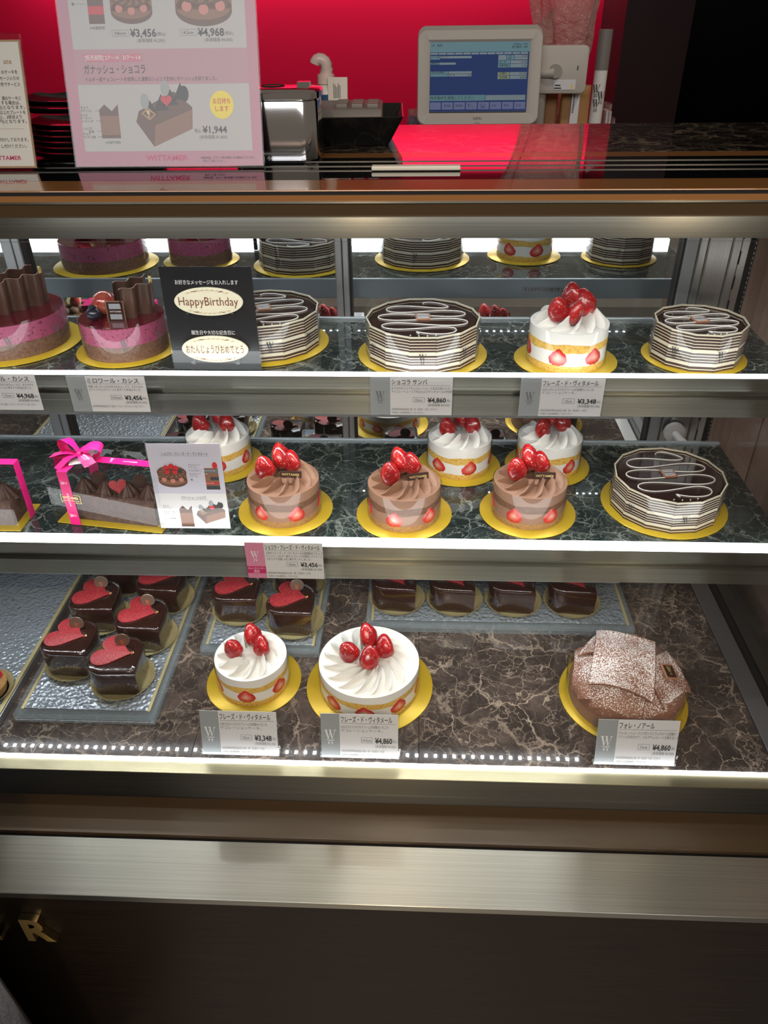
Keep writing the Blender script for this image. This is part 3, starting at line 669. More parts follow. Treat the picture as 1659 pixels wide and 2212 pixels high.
# striped cakes -------------------------------------------------------------------------------------------------
def striped_cake(label, loc, rz, R, H, n, group, marks):
    root = thing('striped_cake', label, 'cake', loc, rz, group)
    board(root, R*1.17)
    ap = R*cos(PI/n)
    MB().lathe([(0, .002), (ap-.003, .002), (ap-.003, H-.003), (0, H-.003)], 48).build('glazed_body', M['dark_glaze'], root, 50)
    half = R*sin(PI/n)*1.03; mb = MB(); t = .0018
    vs = [(-half, -t, .002), (half, -t, .002), (half, 0, .002), (-half, 0, .002), (-half, -t, H), (half, -t, H), (half, 0, H), (-half, 0, H)]
    vs = [(x, y, z) for x, y, z in vs]
    mb.add(vs, [(0, 3, 2, 1), (4, 5, 6, 7), (0, 1, 5, 4), (1, 2, 6, 5), (2, 3, 7, 6), (3, 0, 4, 7)], [(v[0], (v[2]-.002)/(H-.002)*.9999) for v in vs])
    first = None
    for k in range(n):
        a = 2*PI*k/n+PI/n
        if first is None: first = o = mb.build('chocolate_panel', M['stripes'], root, 0, weld=False)
        else: o = bpy.data.objects.new('chocolate_panel', first.data); C.objects.link(o); o.parent = root
        o.location = (ap*cos(a)*.997, ap*sin(a)*.997, 0); o.rotation_euler = (0, 0, a+PI/2+.03)
    pts = []; N = 260; zz = H-.0022
    for i in range(N+1):
        s = i/N; y = R*.80*(1-2*s); env = math.sqrt(max(0, (R*.86)**2-y*y)); e2 = min(1, min(s, 1-s)*9+.25)
        ph = 2*PI*3.7*s; pts.append((env*.93*e2*sin(ph), y+R*.105*sin(2*ph)+.0012*sin(5.3*s*PI), zz))
    MB().tube(pts, .00085, 6).build('piped_icing', M['icing'], root, 80)
    pl = MB().box(-.010, .010, -.010, .010, 0, .0022).build('square_plaque', M['choc_edge'], root, 0, bevel=.0005, loc=(0, .004, H-.0028), rot=(.04, 0, .05))
    MB().box(-.0074, .0074, -.0074, .0074, .0021, .0026).build('plaque_label', M['card'], pl, 0)
    pr = Print(); pr.rect(-.0070, .0070, -.0012, .0012, 'ink'); pr.text('WITTAMER', 0, -.0007, .0014, 'ink_white', w=.011, al='C'); pr.rect(-.0070, .0070, .0036, .0056, 'card_grey'); pr.rect(-.0070, .0070, -.0056, -.0036, 'card_grey')
    pr.build(pl, loc=(0, 0, .0024), rot=(-PI/2, 0, 0))
    for i in range(7):
        a = -PI/2-.25+i*.085; MB().sphere((R*.86*cos(a), R*.86*sin(a), H-.0022), .0010, n=8, k=6).build('icing_pearl', M['icing'], root, 80) if i % 2 == 0 else None
    c = collar(root, R+.0022, .0021, H+.0015, n)
    collar_marks(c, R+.0026, H*.44, .0095, marks, 'ink'); return root
GS = 'striped chocolate cakes on gold boards'
s1 = striped_cake('large striped chocolate cake behind the tag with the higher price on the upper shelf', cz(.8, 100.3, S1), 0, .0760, .052, 14, GS, (-90, -146, -45, 30, 100, 170))
s2 = dup(s1, cz(-21.5, 104.0, S1), .25, 'large striped chocolate cake half hidden by the black greeting board', GS)
s3 = striped_cake('smaller striped chocolate cake, last on the upper shelf', cz(37.6, 99.7, S1), .12, .0585, .052, 12, GS, (-84, -140, -20, 100))
s4 = dup(s1, cz(36.3, 94.9, S2), .08, 'large striped chocolate cake standing alone at the end of the middle shelf', GS)

# pink blackcurrant cakes -----------------------------------------------------------------------------------------
def wave_plate(root, loc, rz, L, Ht, amp, waves, tilt=.12):
    n = 60; mb = MB(); t = .0013
    def fn(side):
        def g(u, v):
            x = (u-.5)*L; y = amp*sin(2*PI*waves*u)+side*t; return (x, y, v*Ht)
        return g
    mb.grid(fn(-.5), n, 2); mb.grid(fn(.5), n, 2)
    body = mb.build('wavy_chocolate', M['choc'], root, 60, loc=loc, rot=(tilt, 0, rz))
    MB().grid(lambda u, v: ((u-.5)*L, amp*sin(2*PI*waves*u)+(v-.5)*t, Ht), n, 1).build('wave_edge', M['choc_edge'], body, 60); return body
def cassis_cake(label, loc, rz, R, H, big, group):
    root = thing('blackcurrant_cake', label, 'cake', loc, rz, group); board(root, R*1.22)
    layer(root, 'sponge_base', 'cassis_sponge', R-.0008, .002, H*.46, 0, .0005, 21, bulge=.0003)
    layer(root, 'mousse_layer', 'cassis', R-.0006, H*.455, H*.94, .0004, 0, 24)
    MB().lathe([(R-.0008, H*.935), (R-.001, H*.955), (0, H*.962)], 72).build('berry_glaze', M['berry_glaze'], root, 60)
    zt_ = H*.96
    if big: wl = [((.000, .016), .80, .088, .050, .0050, 3.5), ((.026, -.006), .80, .084, .048, .0050, 3.4)]; g = (-.036, .010); pq = (-.012, -.044, .12)
    else: wl = [((.012, .016), .85, .052, .048, .0040, 2.2), ((.027, -.004), .85, .054, .045, .0040, 2.2)]; g = (-.022, .004); pq = (.003, -.026, .02)
    for (x, y), a, L, hh, am, wv in wl: wave_plate(root, (x, y, zt_-.002), a, L, hh, am, wv)
    pl = MB().box(-.0125, .0125, -.0011, .0011, 0, .0285).build('square_plaque', M['choc_dark'], root, 0, bevel=.0005, loc=(pq[0], pq[1], zt_-.0015), rot=(-.10, 0, pq[2]))
    pr = Print(-.0012); pr.frame(-.0125, .0125, 0, .0285, .0013, 'brown_light', 0); pr.rect(-.0080, .0080, .0178, .0248, 'card_grey', 1); pr.rect(-.0080, .0080, .0040, .0110, 'card_grey', 1); pr.text('WITTAMER', 0, .0133, .0024, 'ink_white', w=.0160, al='C', k=2); pr.build(pl)
    MB().sphere((0, 0, .0150), .0165, .0165, .0165, 24, 16).build('red_grape', M['grape'], root, 80, loc=(g[0], g[1], zt_))
    bb = MB().sphere((0, 0, .0088), .0100, .0100, .0088, 20, 12).build('blueberry', M['blueberry'], root, 80, loc=(g[0]-.007, g[1]-.027, zt_))
    MB().lathe([(.0042, .0168), (.0050, .0190), (.0034, .0180), (.0025, .0168)], 10, fr=lambda a, i: 1+.18*cos(5*a)).build('berry_crown', M['blueberry'], bb, 30)
    for k, (x, y, z_) in enumerate(((-.006, .024, .006), (.001, .018, .012), (-.012, .026, .013), (.004, .027, .007))):
        MB().sphere((0, 0, 0), .0062, n=14, k=10).build('red_currant', M['currant'], root, 80, loc=(g[0]+.018+x, g[1]+.004+y-.008, zt_+z_+.002))
    MB().box(-.0045, .0045, -.0045, .0045, 0, .009).build('kiwi_cube', M['kiwi'], root, 40, bevel=.0012, loc=(g[0]+.020, g[1]-.002, zt_+.006), rot=(.2, .3, .5))
    gl = MB()
    for i in range(3): gl.add([(0, 0, i*.003), (.004, .001, .002+i*.003), (.003, .003, .006+i*.002), (-.001, .002, .005+i*.003)], [(0, 1, 2, 3)])
    x, y = wl[-1][0]; L = wl[-1][2]; a = wl[-1][1]
    gl.build('gold_leaf', M['goldleaf'], root, 0, weld=False, loc=(x+L*.46*cos(a), y+L*.46*sin(a)-.005, zt_+wl[-1][3]-.006))
    c = collar(root, R+.0010, .0021, H+.001); collar_marks(c, R+.0013, H*.50, .0105, (-72, -20, -140)); return root
GB = 'pink blackcurrant cakes with wavy chocolate plates'
cassis_cake('smaller pink blackcurrant cake with grape and wavy chocolate beside the greeting board', cz(-40.9, 101.5, S1), 0, .0580, .052, False, GB)
cassis_cake('large pink blackcurrant cake with two long wavy chocolate plates, cut by the picture edge', cz(-58.4, 103.8, S1), .10, .0780, .052, True, GB)

# sugared dome cake ----------------------------------------------------------------------------------------------
root = thing('chocolate_dome_cake', 'domed chocolate cake of folded sheets dusted with sugar', 'cake', cz(31.0, 79.6, FL), 0)
board(root, .092); Rd, Hb, Hd = .080, .026, .050
layer(root, 'mousse_base', 'choc_cream', Rd-.002, .002, Hb+.004, 0, 0, 31)
def dome(x, y): return Hb+Hd*math.sqrt(max(0.0, 1-(x*x+y*y)/(Rd*1.005)**2))
MB().grid(lambda u, v: (Rd*sin(PI/2*v)*cos(2*PI*u), Rd*sin(PI/2*v)*sin(2*PI*u), Hb+Hd*cos(PI/2*v)), 60, 20).build('dome', M['sugar_choc'], root, 80)
def sheet(cs, off, lift):
    mb = MB(); n = 22; cs = [Vector(c) for c in cs]
    def fn(u, v):
        p = (cs[0]*(1-u)+cs[1]*u)*(1-v)+(cs[3]*(1-u)+cs[2]*u)*v
        p = p*(1+.10*(sin(PI*u)*sin(PI*v)))
        d = p.length
        if d > Rd*.99: p = p*(Rd*.99/d)
        ed = max(abs(2*u-1), abs(2*v-1)); curl = lift*ed**6
        nx = Vector((p.x*Hd/Rd, p.y*Hd/Rd, math.sqrt(max(1e-6, Rd*Rd-p.x*p.x-p.y*p.y)))).normalized()
        q = Vector((p.x, p.y, dome(p.x, p.y)))+nx*(off+curl+.0012*sin(5*u+2*v))
        return tuple(q)
    o = mb.grid(fn, n, n).build('chocolate_sheet', M['sugar_choc'], root, 70, solid=.0036)
    md = o.modifiers.new('round', 'BEVEL'); md.width = .0008; md.segments = 2; md.limit_method = 'ANGLE'; return o
sheet([(-.062, -.052), (-.004, -.082), (.030, -.060), (-.040, -.020)], .0012, .001)
sheet([(.000, -.080), (.062, -.056), (.080, -.006), (.020, -.030)], .0016, .001)
sheet([(-.080, -.030), (-.050, -.054), (-.028, .010), (-.062, .050)], .0022, .002)
sheet([(.020, .006), (.074, -.016), (.066, .046), (.010, .074)], .0030, .003)
sheet([(.004, -.024), (.030, -.066), (.074, -.026), (.052, .022)], .0058, .003)
sheet([(-.058, -.034), (.014, -.064), (.036, .026), (-.030, .060)], .0085, .0055)
sheet([(-.064, .020), (-.030, .010), (.030, .062), (-.020, .078)], .0046, .003)
pl = MB().box(-.0115, .0115, -.0115, .0115, 0, .0026).build('square_plaque', M['choc_edge'], root, 0, bevel=.0006, loc=(.047, -.022, dome(.047, -.022)+.0105), rot=(.36, .42, .38))
MB().box(-.0090, .0090, -.0090, .0090, .0022, .0029).build('plaque_face', M['choc_dark'], pl, 0)
Print(-.0).wmark(0, .0005, .0085, 'ink_gold').build(pl, loc=(0, 0, .0026), rot=(-PI/2, 0, 0))
c = collar(root, Rd+.004, .0021, .046); collar_marks(c, Rd+.0043, .014, .009, (-80, -50, -20, -130))

# heart cakes -----------------------------------------------------------------------------------------------------
def heart_body(a):
    pts = []; r = a/2
    pts += [(r, -r)]                                                   # the tip
    pts += [(r, y*r) for y in (-.5, 0, .5)]
    pts += [(r*cos(t), r+r*sin(t)) for t in [PI*i/14 for i in range(15)]]          # rear lobe
    pts += [(-r-r*sin(t), r*cos(t)) for t in [PI*i/14 for i in range(1, 15)]]      # left lobe
    pts += [(x*r, -r) for x in (-.5, 0, .5)]
    cx, cy = -r*.30, r*.30
    return [(x-cx, y-cy) for x, y in pts]
def heart2d(s, n=40, sk=.0):
    out = []
    for i in range(n):
        t = 2*PI*i/n; x = 16*sin(t)**3; y = 13*cos(t)-5*cos(2*t)-2*cos(3*t)-cos(4*t)
        x += sk*max(0, -y-4)**1.6*.12; out.append((x/17*s, (y+2)/17*s))
    return out
GH = 'glossy heart cakes with red chocolate hearts'
def heart_cake():
    root = thing('heart_cake', 'x', 'cake', (0, 0, 0), 0, GH)
    cup = MB(); n = 192
    cup.lathe([(0, 0), (.037, 0), (.0405, .0018), (.0445, .0062), (.0468, .0072), (.0462, .0058), (.041, .0008), (.037, -.0002)], n, fr=lambda a, i: 1+(.014 if i in (2, 3, 4, 5) else 0)*sin(48*a))
    cup.build('gold_paper', M['goldrim'], root, 50)
    pts = heart_body(.050); mb = MB(); N = len(pts)
    rows = [(.965, .0022), (.985, .0045), (.975, .009), (.985, .020), (1.0, .034), (1.0, .044), (.975, .0478), (.93, .0494), (.80, .0498), (.4, .0499)]
    vs = [(x*k+(.0006*sin(9*i) if z < .012 else 0), y*k+(.0006*cos(11*i) if z < .012 else 0), z) for k, z in rows for i, (x, y) in enumerate(pts)]+[(0, 0, .0499)]
    fs = [(r*N+i, r*N+(i+1) % N, (r+1)*N+(i+1) % N, (r+1)*N+i) for r in range(len(rows)-1) for i in range(N)]+[((len(rows)-1)*N+i, (len(rows)-1)*N+(i+1) % N, len(vs)-1) for i in range(N)]
    mb.add(vs, fs); mb.build('glazed_heart', M['heart_glaze'], root, 70)
    MB().prism(heart2d(.0315, n=56, sk=.75), 0, .0018).build('red_heart', M['red_choc'], root, 40, bevel=.0003, loc=(-.0065, .0045, .0515), rot=(.05, -.06, 1.20))
    pk = MB().lathe([(0, -.0006), (.0105, -.0006), (.0112, 0), (.0105, .0006), (0, .0006)], 32).build('oval_pick', M['silver_pick'], root, 40, loc=(.004, .020, .062), rot=(PI/2-.12, 0, .1))
    Print(-.0009).wmark(0, -.004, .0065, 'copper_ink').build(pk, rot=(-PI/2, 0, 0))
    MB().tube([(.0045, .0195, .0485), (.0045, .0198, .054)], .0012, 6).build('pick_stem', M['silver_pick'], root)
    g = MB()
    for i in range(5):
        a = i*1.4; g.add([(.0014*cos(a), .0014*sin(a), .0004*i), (.003*cos(a+.5), .003*sin(a+.5), .001), (.0028*cos(a+1.1), .0028*sin(a+1.1), .002), (.0006, .0006, .0022)], [(0, 1, 2, 3)])
    g.build('gold_leaf', M['goldleaf'], root, 0, weld=False, loc=(.0205, .004, .0502)); return root
hc = heart_cake(); hz = FL+.0185
def put_heart(x, y, rz, label, first=[True], turn=0):
    if first[0]:
        hc.location = cz(x, y, hz); hc.rotation_euler = (0, 0, rz); hc['label'] = label; first[0] = False; return hc
    return dup(hc, cz(x, y, hz), rz, label, GH)
put_heart(-43.0, 79.0, .05, 'heart cake at the open front corner of the narrow tray, overlapping its neighbour')
put_heart(-51.3, 82.5, -.02, 'heart cake first in the outer row of the narrow tray, dusted with gold')
put_heart(-42.0, 88.0, .0, 'second heart cake from the front in the inner row of the narrow tray')
put_heart(-50.8, 92.2, .05, 'second heart cake from the front in the outer row of the narrow tray')
put_heart(-41.6, 97.2, -.04, 'third heart cake from the front in the inner row of the narrow tray')
put_heart(-50.4, 101.6, .03, 'third heart cake from the front in the outer row of the narrow tray')
put_heart(-41.0, 106.3, .0, 'rearmost heart cake in the inner row of the narrow tray')
put_heart(-28.5, 95.2, .02, 'front heart cake on the square tray behind the small strawberry cake')
put_heart(-19.1, 92.3, -.02, 'heart cake at the corner of the square tray nearest the large strawberry cake')
put_heart(-19.6, 102.0, .05, 'heart cake on the square tray with its printed oval pick in full view')
put_heart(-29.0, 104.8, .0, 'rear heart cake on the square tray, mostly behind the shelf rail')
for i, x in enumerate((-2.7, 6.9, 16.6, 26.3)):
    put_heart(x, 98.5, -.06, ('first', 'second', 'third', 'last')[i]+' heart cake in the front row of the wide tray, counted from the square tray')
for i, x in enumerate((1.8, 11.6, 21.4, 31.0)):
    put_heart(x, 108.0, -.06, ('first', 'second', 'third', 'last')[i]+' heart cake in the rear row of the wide tray, counted from the square tray')
# on the wide tray the red hearts point to the front
for o in [o for o in C.objects if o.parent and 'wide tray' in o.parent.get('label', '') and o.name.startswith('red_heart')]:
    o.rotation_euler = (.05, -.06, .25); o.location = (-.002, .002, .0515)

# trays -------------------------------------------------------------------------------------------------------------
def tray(label, x0, x1, y0, y1, clear=True, name='acrylic_tray'):
    t = thing(name, label, 'tray', ((x0+x1)/2, (y0+y1)/2, FL)); hx, hy = (x1-x0)/2, (y1-y0)/2
    if clear:
        MB().box(-hx, hx, -hy, hy, .0005, .0065).build('clear_base', M['tray_acrylic'], t, 0, bevel=.0008)
        MB().box(-hx, hx, -hy, hy, .0085, .0155).build('clear_lid', M['tray_acrylic'], t, 0, bevel=.0008)
        MB().box(-hx+.012, hx-.012, -hy+.012, hy-.01, .0155, .0172).build('dimpled_sheet', M['dimple'], t, 0, bevel=.0004)
        for s in (-1, 1): MB().box(s*(hx-.0105)-.0022, s*(hx-.0105)+.0022, -hy+.010, hy-.01, .0156, .0182).build('gold_edge', M['goldrim'], t, 0, bevel=.0006)
        for sx in (-1, 1):
            for sy in (-1, 1): MB().box(sx*(hx-.01)-.006, sx*(hx-.01)+.006, sy*(hy-.01)-.006, sy*(hy-.01)+.006, .0065, .0085).build('spacer', M['tray_acrylic'], t, 0)
    else:
        MB().box(-hx, hx, -hy, hy, .0005, .0135).build('tray_body', M['alu'], t, 0, bevel=.001)
        MB().box(-hx+.006, hx-.008, -hy+.006, hy-.006, .0135, .0150).build('dimpled_sheet', M['dimple'], t, 0)
        MB().box(hx-.0075, hx-.0015, -hy, hy, .0135, .0165).build('gold_edge', M['goldrim'], t, 0, bevel=.0008)
        MB().box(-hx, -hx+.006, -hy, hy, .0135, .0165).build('gold_edge', M['goldrim'], t, 0, bevel=.0008)
    return t
tray('narrow clear tray with a dimpled sheet, holding two rows of heart cakes', -.571, -.366, .722, 1.115)
tray('square clear tray with a dimpled sheet behind the small strawberry cake', -.335, -.146, .862, 1.115)
tray('wide clear tray with heart cakes at the back of the case floor', -.077, .357, .925, 1.130)
tray('broad dimpled steel tray, almost empty, at the outer edge of the case floor', -.90, -.588, .715, 1.115, False, 'steel_tray')
# a berry tart on the steel tray and two banana tarts on the shelf above (seen in the mirror doors)
root = thing('berry_tart', 'red berry tart on gold paper, barely inside the picture on the steel tray', 'tart', (-.628, .765, FL+.015))
MB().lathe([(0, 0), (.030, 0), (.036, .004), (.0385, .008), (.036, .006), (.030, .001)], 60, fr=lambda a, i: 1+(.012 if i in (2, 3, 4) else 0)*sin(40*a)).build('gold_paper', M['goldrim'], root, 50)
MB().lathe([(0, .001), (.027, .001), (.031, .016), (.028, .018), (0, .018)], 40).build('tart_shell', M['sponge_tan'], root, 50)
for i in range(9):
    a = i*.7; q = .020 if i else 0; MB().sphere((0, 0, 0), .0072, n=12, k=8).build('red_currant', M['currant'], root, 80, loc=(q*cos(a*1.0), q*sin(a), .022))
def banana_tart(loc, rz, label):
    t = thing('banana_tart', label, 'tart', loc, rz, 'banana tarts reflected in the mirror doors')
    MB().lathe([(0, .012), (.014, .012), (.014, 0), (.024, 0), (.024, .014), (.036, .030), (.034, .034), (0, .034)], 40).build('tart_shell', M['sponge_tan'], t, 50)
    for i in range(9):
        a = i*.785; q = .022 if i < 8 else 0; MB().sphere((q*cos(a), q*sin(a), .038), .0105, .0105, .009, 12, 8).build('cream_dot', M['choc_cream'], t, 80)
    for i in range(3): MB().lathe([(0, 0), (.015, 0), (.016, .003), (.015, .006), (0, .006)], 24).build('banana_slice', M['banana'], t, 50, loc=(-.008+.010*i, .014+.002*i, .050), rot=(.9, .2*i, 0))
    berry(t, (-.014, -.002, .044), (.1, -.2), .8)
    MB().lathe([(0, -.0006), (.0105, -.0006), (.0105, .0006), (0, .0006)], 28).build('oval_pick', M['alu'], t, 40, loc=(.006, -.010, .066), rot=(PI/2, 0, 0)); return t
for k, (x, y) in enumerate(((-.805, .930), (-.735, .915))):
    t = thing('display_riser', ('clear riser under the banana tart nearer the steel post', 'clear riser under the banana tart beside the smaller pink cake')[k], 'riser', (x, y, S2+.0005))
    MB().lathe([(0, 0), (.030, 0), (.030, .003), (.024, .004), (.024, .040), (.030, .041), (.030, .043), (0, .043)], 36).build('clear_block', M['acrylic'], t, 40)
    banana_tart((x, y, S2+.044), PI*k, ('banana tart mirrored in the rear door, the one nearer the steel post', 'banana tart mirrored in the rear door beside the smaller pink cake')[k])


# ------------------------------------------------------------------ price tags and cards inside the case
GT = 'price tags of the cakes'
def price_tag(label, loc, w_, h_, name, desc, size, price, base, allergens, tilt=0, hook=0, pink=False, small=None):
    t = thing('price_tag', label, 'price tag', loc, 0, GT, -tilt)
    MB().box(-w_/2, w_/2, -.0003, .0003, .0012, h_-.002).build('paper_card', M['card'], t, 0)
    MB().box(-w_/2-.002, w_/2+.002, -.0016, .0016, 0, h_).build('clear_holder', M['acrylic'], t, 0, bevel=.0004)
    if hook:
        MB().box(-w_/2+.004, w_/2-.004, .0017, hook, h_-.004, h_-.002).build('clear_hook', M['acrylic'], t, 0)
        MB().extrude_x([(.0017, .002), (.010, .012), (.010, h_-.008), (.0085, h_-.008), (.0085, .0125), (.0017, .0035)], w_/2-.0015, w_/2+.0015).build('side_rib', M['acrylic'], t, 0)
    else:
        MB().box(-w_/2+.002, w_/2+.004, .0017, .030, .0002, .0016).build('clear_foot', M['acrylic'], t, 0, rot=(tilt, 0, 0))
        MB().box(w_/2+.001, w_/2+.0035, .003, .016, .0018, .026).build('side_rib', M['acrylic'], t, 0, rot=(tilt, 0, 0))
    p = Print(-.0004); L = -w_/2; H = h_-.003; z0 = .0012; xs = L+w_*.262
    p.rect(L, L+w_*.245, z0, h_-.002, 'card_pink' if pink else 'card_grey')
    if pink:
        p.rect(L, L+w_*.245, z0+H*.14, z0+H*.34, 'card_magenta', 1); p.wmark(L+w_*.122, z0+H*.62, H*.18, 'ink_white')
        p.text('バレンタインデー', L+w_*.122, z0+H*.255, H*.06, 'ink_white', w=w_*.225, al='C'); p.text('限定', L+w_*.122, z0+H*.165, H*.07, 'ink_white', w=w_*.07, al='C')
    else: p.wmark(L+w_*.122, z0+H*.47, H*.21, 'ink_white' if tilt else 'ink_grey'); p.text('WITTAMER', L+w_*.122, z0+H*.395, H*.03, 'ink_white' if tilt else 'ink_grey', w=w_*.11, al='C')
    p.text(name, xs, z0+H*.82, H*.125, 'ink', w=w_*.43 if len(name) < 9 else (w_*.70 if len(name) > 14 else w_*.66), bold=.008)
    p.rect(xs, w_/2-w_*.03, z0+H*.785, z0+H*.792, 'ink_grey', 1)
    for i, ln in enumerate(desc): p.text(ln, xs, z0+H*(.685-.085*i-(.0 if len(desc) < 3 else -.01)), H*.062, 'ink_grey', w=w_*.0292*len(ln) if len(ln) > 14 else None)
    p.frame(w_*.02, w_*.165, z0+H*.345, z0+H*.475, w_*.004, 'ink_grey', 1); p.text(size, w_*.0925, z0+H*.375, H*.075, 'ink', w=w_*(.085 if len(size) < 5 else .115), al='C')
    p.text('¥'+price, w_*.20, z0+H*.345, H*.135, 'ink', w=w_*.225, bold=.030); p.text('(税込)', w_*.435, z0+H*.365, H*.06, 'ink_grey', w=w_*.045)
    p.text('(本体価格 ¥'+base+')', w_*.475, z0+H*.245, H*.065, 'ink_grey', w=w_*.27, al='R')
    p.text(allergens, xs, z0+H*.135, H*.052, 'ink_grey', w=w_*.66 if len(allergens) > 28 else w_*.56)
    if small: p.text(small, xs, z0+H*.045, H*.05, 'ink_grey', w=w_*.40)
    p.build(t); return t
AL = '(特定原材料等28品目)小麦・卵・乳成分・'
FR = ('なめらかにとろけるクリームが自慢のいちごの', 'デコレーションケーキ。'); YS = '洋酒を1%未満使用しております。'
CS = ('甘酸っぱいカシスのなめらかなムースで、まろやかな', 'ホワイトチョコクリームと赤すぐりを包みました。')
z1 = EYE-.4540
price_tag('grey and white price tag under the large pink cake, cut by the picture edge', (-.533, .878, EYE-.4400), .1015, .0530, 'ミロワール・カシス', CS, '15cm', '4,968', '4,600', AL+'アーモンド・キウイフルーツ・大豆・ゼラチン', hook=.019)
price_tag('grey and white price tag under the smaller pink cake', (-.3920, .878, EYE-.4415), .1005, .0525, 'ミロワール・カシス', CS, '10.5cm', '3,456', '3,200', AL+'アーモンド・キウイフルーツ・大豆・ゼラチン', hook=.019)
price_tag('grey and white price tag under the large striped cake on the upper shelf', (-.0060, .878, EYE-.4430), .1030, .0550, 'ショコラ サンバ', ('まろやかなミルクチョコレートムースをほろ苦いビター', 'チョコレートムースで包み込んだヴィタメールの代表作。'), '15cm', '4,860', '4,500', AL+'大豆・ゼラチン', hook=.019, small=YS)
price_tag('grey and white price tag under the strawberry cake on the upper shelf', (.1810, .878, EYE-.4430), .1030, .0545, 'フレーズ・ド・ヴィタメール', FR, '10cm', '3,348', '3,100', AL+'大豆', hook=.019, small=YS)
price_tag('pink and white price tag hanging from the lower shelf', (-.1705, .796, EYE-.6470), .1025, .0620, 'ショコラ・フレーズ・ド・ヴィタメール', ('人気のフレーズ・ド・ヴィタメールを期間限定でチョコクリームに', 'アレンジ。ベルギー産チョコレートを使用したクリームとショコラ', 'スポンジで甘酸っぱい苺をサンドしました。'), '10cm', '3,456', '3,200', AL+'大豆', hook=.022, pink=True, small=YS)
price_tag('price tag standing in front of the smaller strawberry cake on the case floor', (-.2335, .6735, FL+.0008), .104, .073, 'フレーズ・ド・ヴィタメール', FR, '10cm', '3,348', '3,100', AL+'大豆', tilt=R_(14), small=YS)
price_tag('price tag standing in front of the largest strawberry cake on the case floor', (-.0700, .6735, FL+.0008), .104, .073, 'フレーズ・ド・ヴィタメール', FR, '14.5cm', '4,860', '4,500', AL+'大豆', tilt=R_(14), small=YS)
price_tag('price tag standing in front of the chocolate dome cake', (.2985, .6735, FL+.0008), .106, .074, 'フォレ・ノアール', ('チョコレートムースとスポンジにヴィタメール自慢の', 'クリームを合わせて、ミルクチョコレートを飾りました。'), '15cm', '4,860', '4,500', AL+'大豆・ゼラチン', tilt=R_(14), small=YS)

# small printed pictures shared by the cards: a cut-away drawing and a loaf cake
def cutaway(p, x, z, w_, h_, k=1):
    p.rect(x, x+w_, z, z+h_*.66, 'brown_light', k); p.rect(x, x+w_, z, z+h_*.10, 'brown_print', k+1)
    p.poly([(x, z+h_*.66), (x+w_, z+h_*.66), (x+w_, z+h_), (x+w_*.66, z+h_*.80), (x+w_*.30, z+h_), (x, z+h_*.84)], 'brown_print', k)
def loaf_picture(p, x, z, w_, h_, k=1):
    P_ = lambda a, b2: (x+a*w_, z+b2*h_)
    p.poly([P_(0, .42), P_(.28, .0), (P_(.98, .30)), P_(1, .66), P_(.70, .92), P_(.06, .60)], 'brown_print', k)
    p.poly([P_(.28, .0), P_(.98, .30), P_(1, .62), P_(.33, .36)], 'brown_light', k+1)
    for a, b2 in ((.25, .62), (.45, .72), (.62, .80), (.80, .90)): p.poly([P_(a-.12, b2-.12), P_(a+.14, b2-.10), P_(a+.02, b2+.16)], 'ink', k+2)
    for a, b2, m_ in ((.18, .76, 'card_grey'), (.55, .97, 'card_grey'), (.88, .88, 'ink')): p.disc(x+a*w_, z+b2*h_, .075*w_, .13*h_, m_, k+3)
    q = heart2d(.105*w_); p.poly([(x+.56*w_+a, z+.76*h_+b2) for a, b2 in q], 'red_print', k+4)
    p.poly([P_(.10, .56), P_(.24, .44), P_(.37, .54), P_(.23, .66)], 'tan_card', k+4); p.poly([P_(.14, .56), P_(.24, .48), P_(.33, .54), P_(.23, .62)], 'brown_print', k+5)
    p.wmark(x+.235*w_, z+.55*h_, .07*h_, 'ink_gold', k+6)
def round_cake_picture(p, x, z, w_, h_, k=1):
    p.disc(x, z-h_*.26, w_*.49, h_*.24, 'brown_print', k); p.rect(x-w_*.49, x+w_*.49, z-h_*.24, z+h_*.08, 'brown_light', k+1); p.disc(x, z-h_*.20, w_*.485, h_*.20, 'brown_light', k+1)
    for i in (-1, 0, 1): p.disc(x+i*w_*.29, z-h_*.24+abs(i)*h_*.05, w_*.085, h_*.085, 'pink_print', k+3)
    p.disc(x, z+h_*.08, w_*.50, h_*.25, 'brown_print', k+4)
    for i in range(14):
        a = PI*2*i/14; p.poly([(x+w_*.46*cos(a), z+h_*.08+h_*.22*sin(a)), (x+w_*.18*cos(a+.5), z+h_*.10+h_*.09*sin(a+.5)), (x+w_*.44*cos(a+.26), z+h_*.08+h_*.21*sin(a+.26))], 'brown_light', k+5)
    for a, b2 in ((-.16, .20), (.02, .26), (.16, .19), (-.14, .06), (.12, .05)): p.disc(x+a*w_, z+(b2+.06)*h_, w_*.09, h_*.10, 'red_print', k+6)
    p.rect(x+w_*.22, x+w_*.36, z+h_*.06, z+h_*.20, 'ink', k+6)

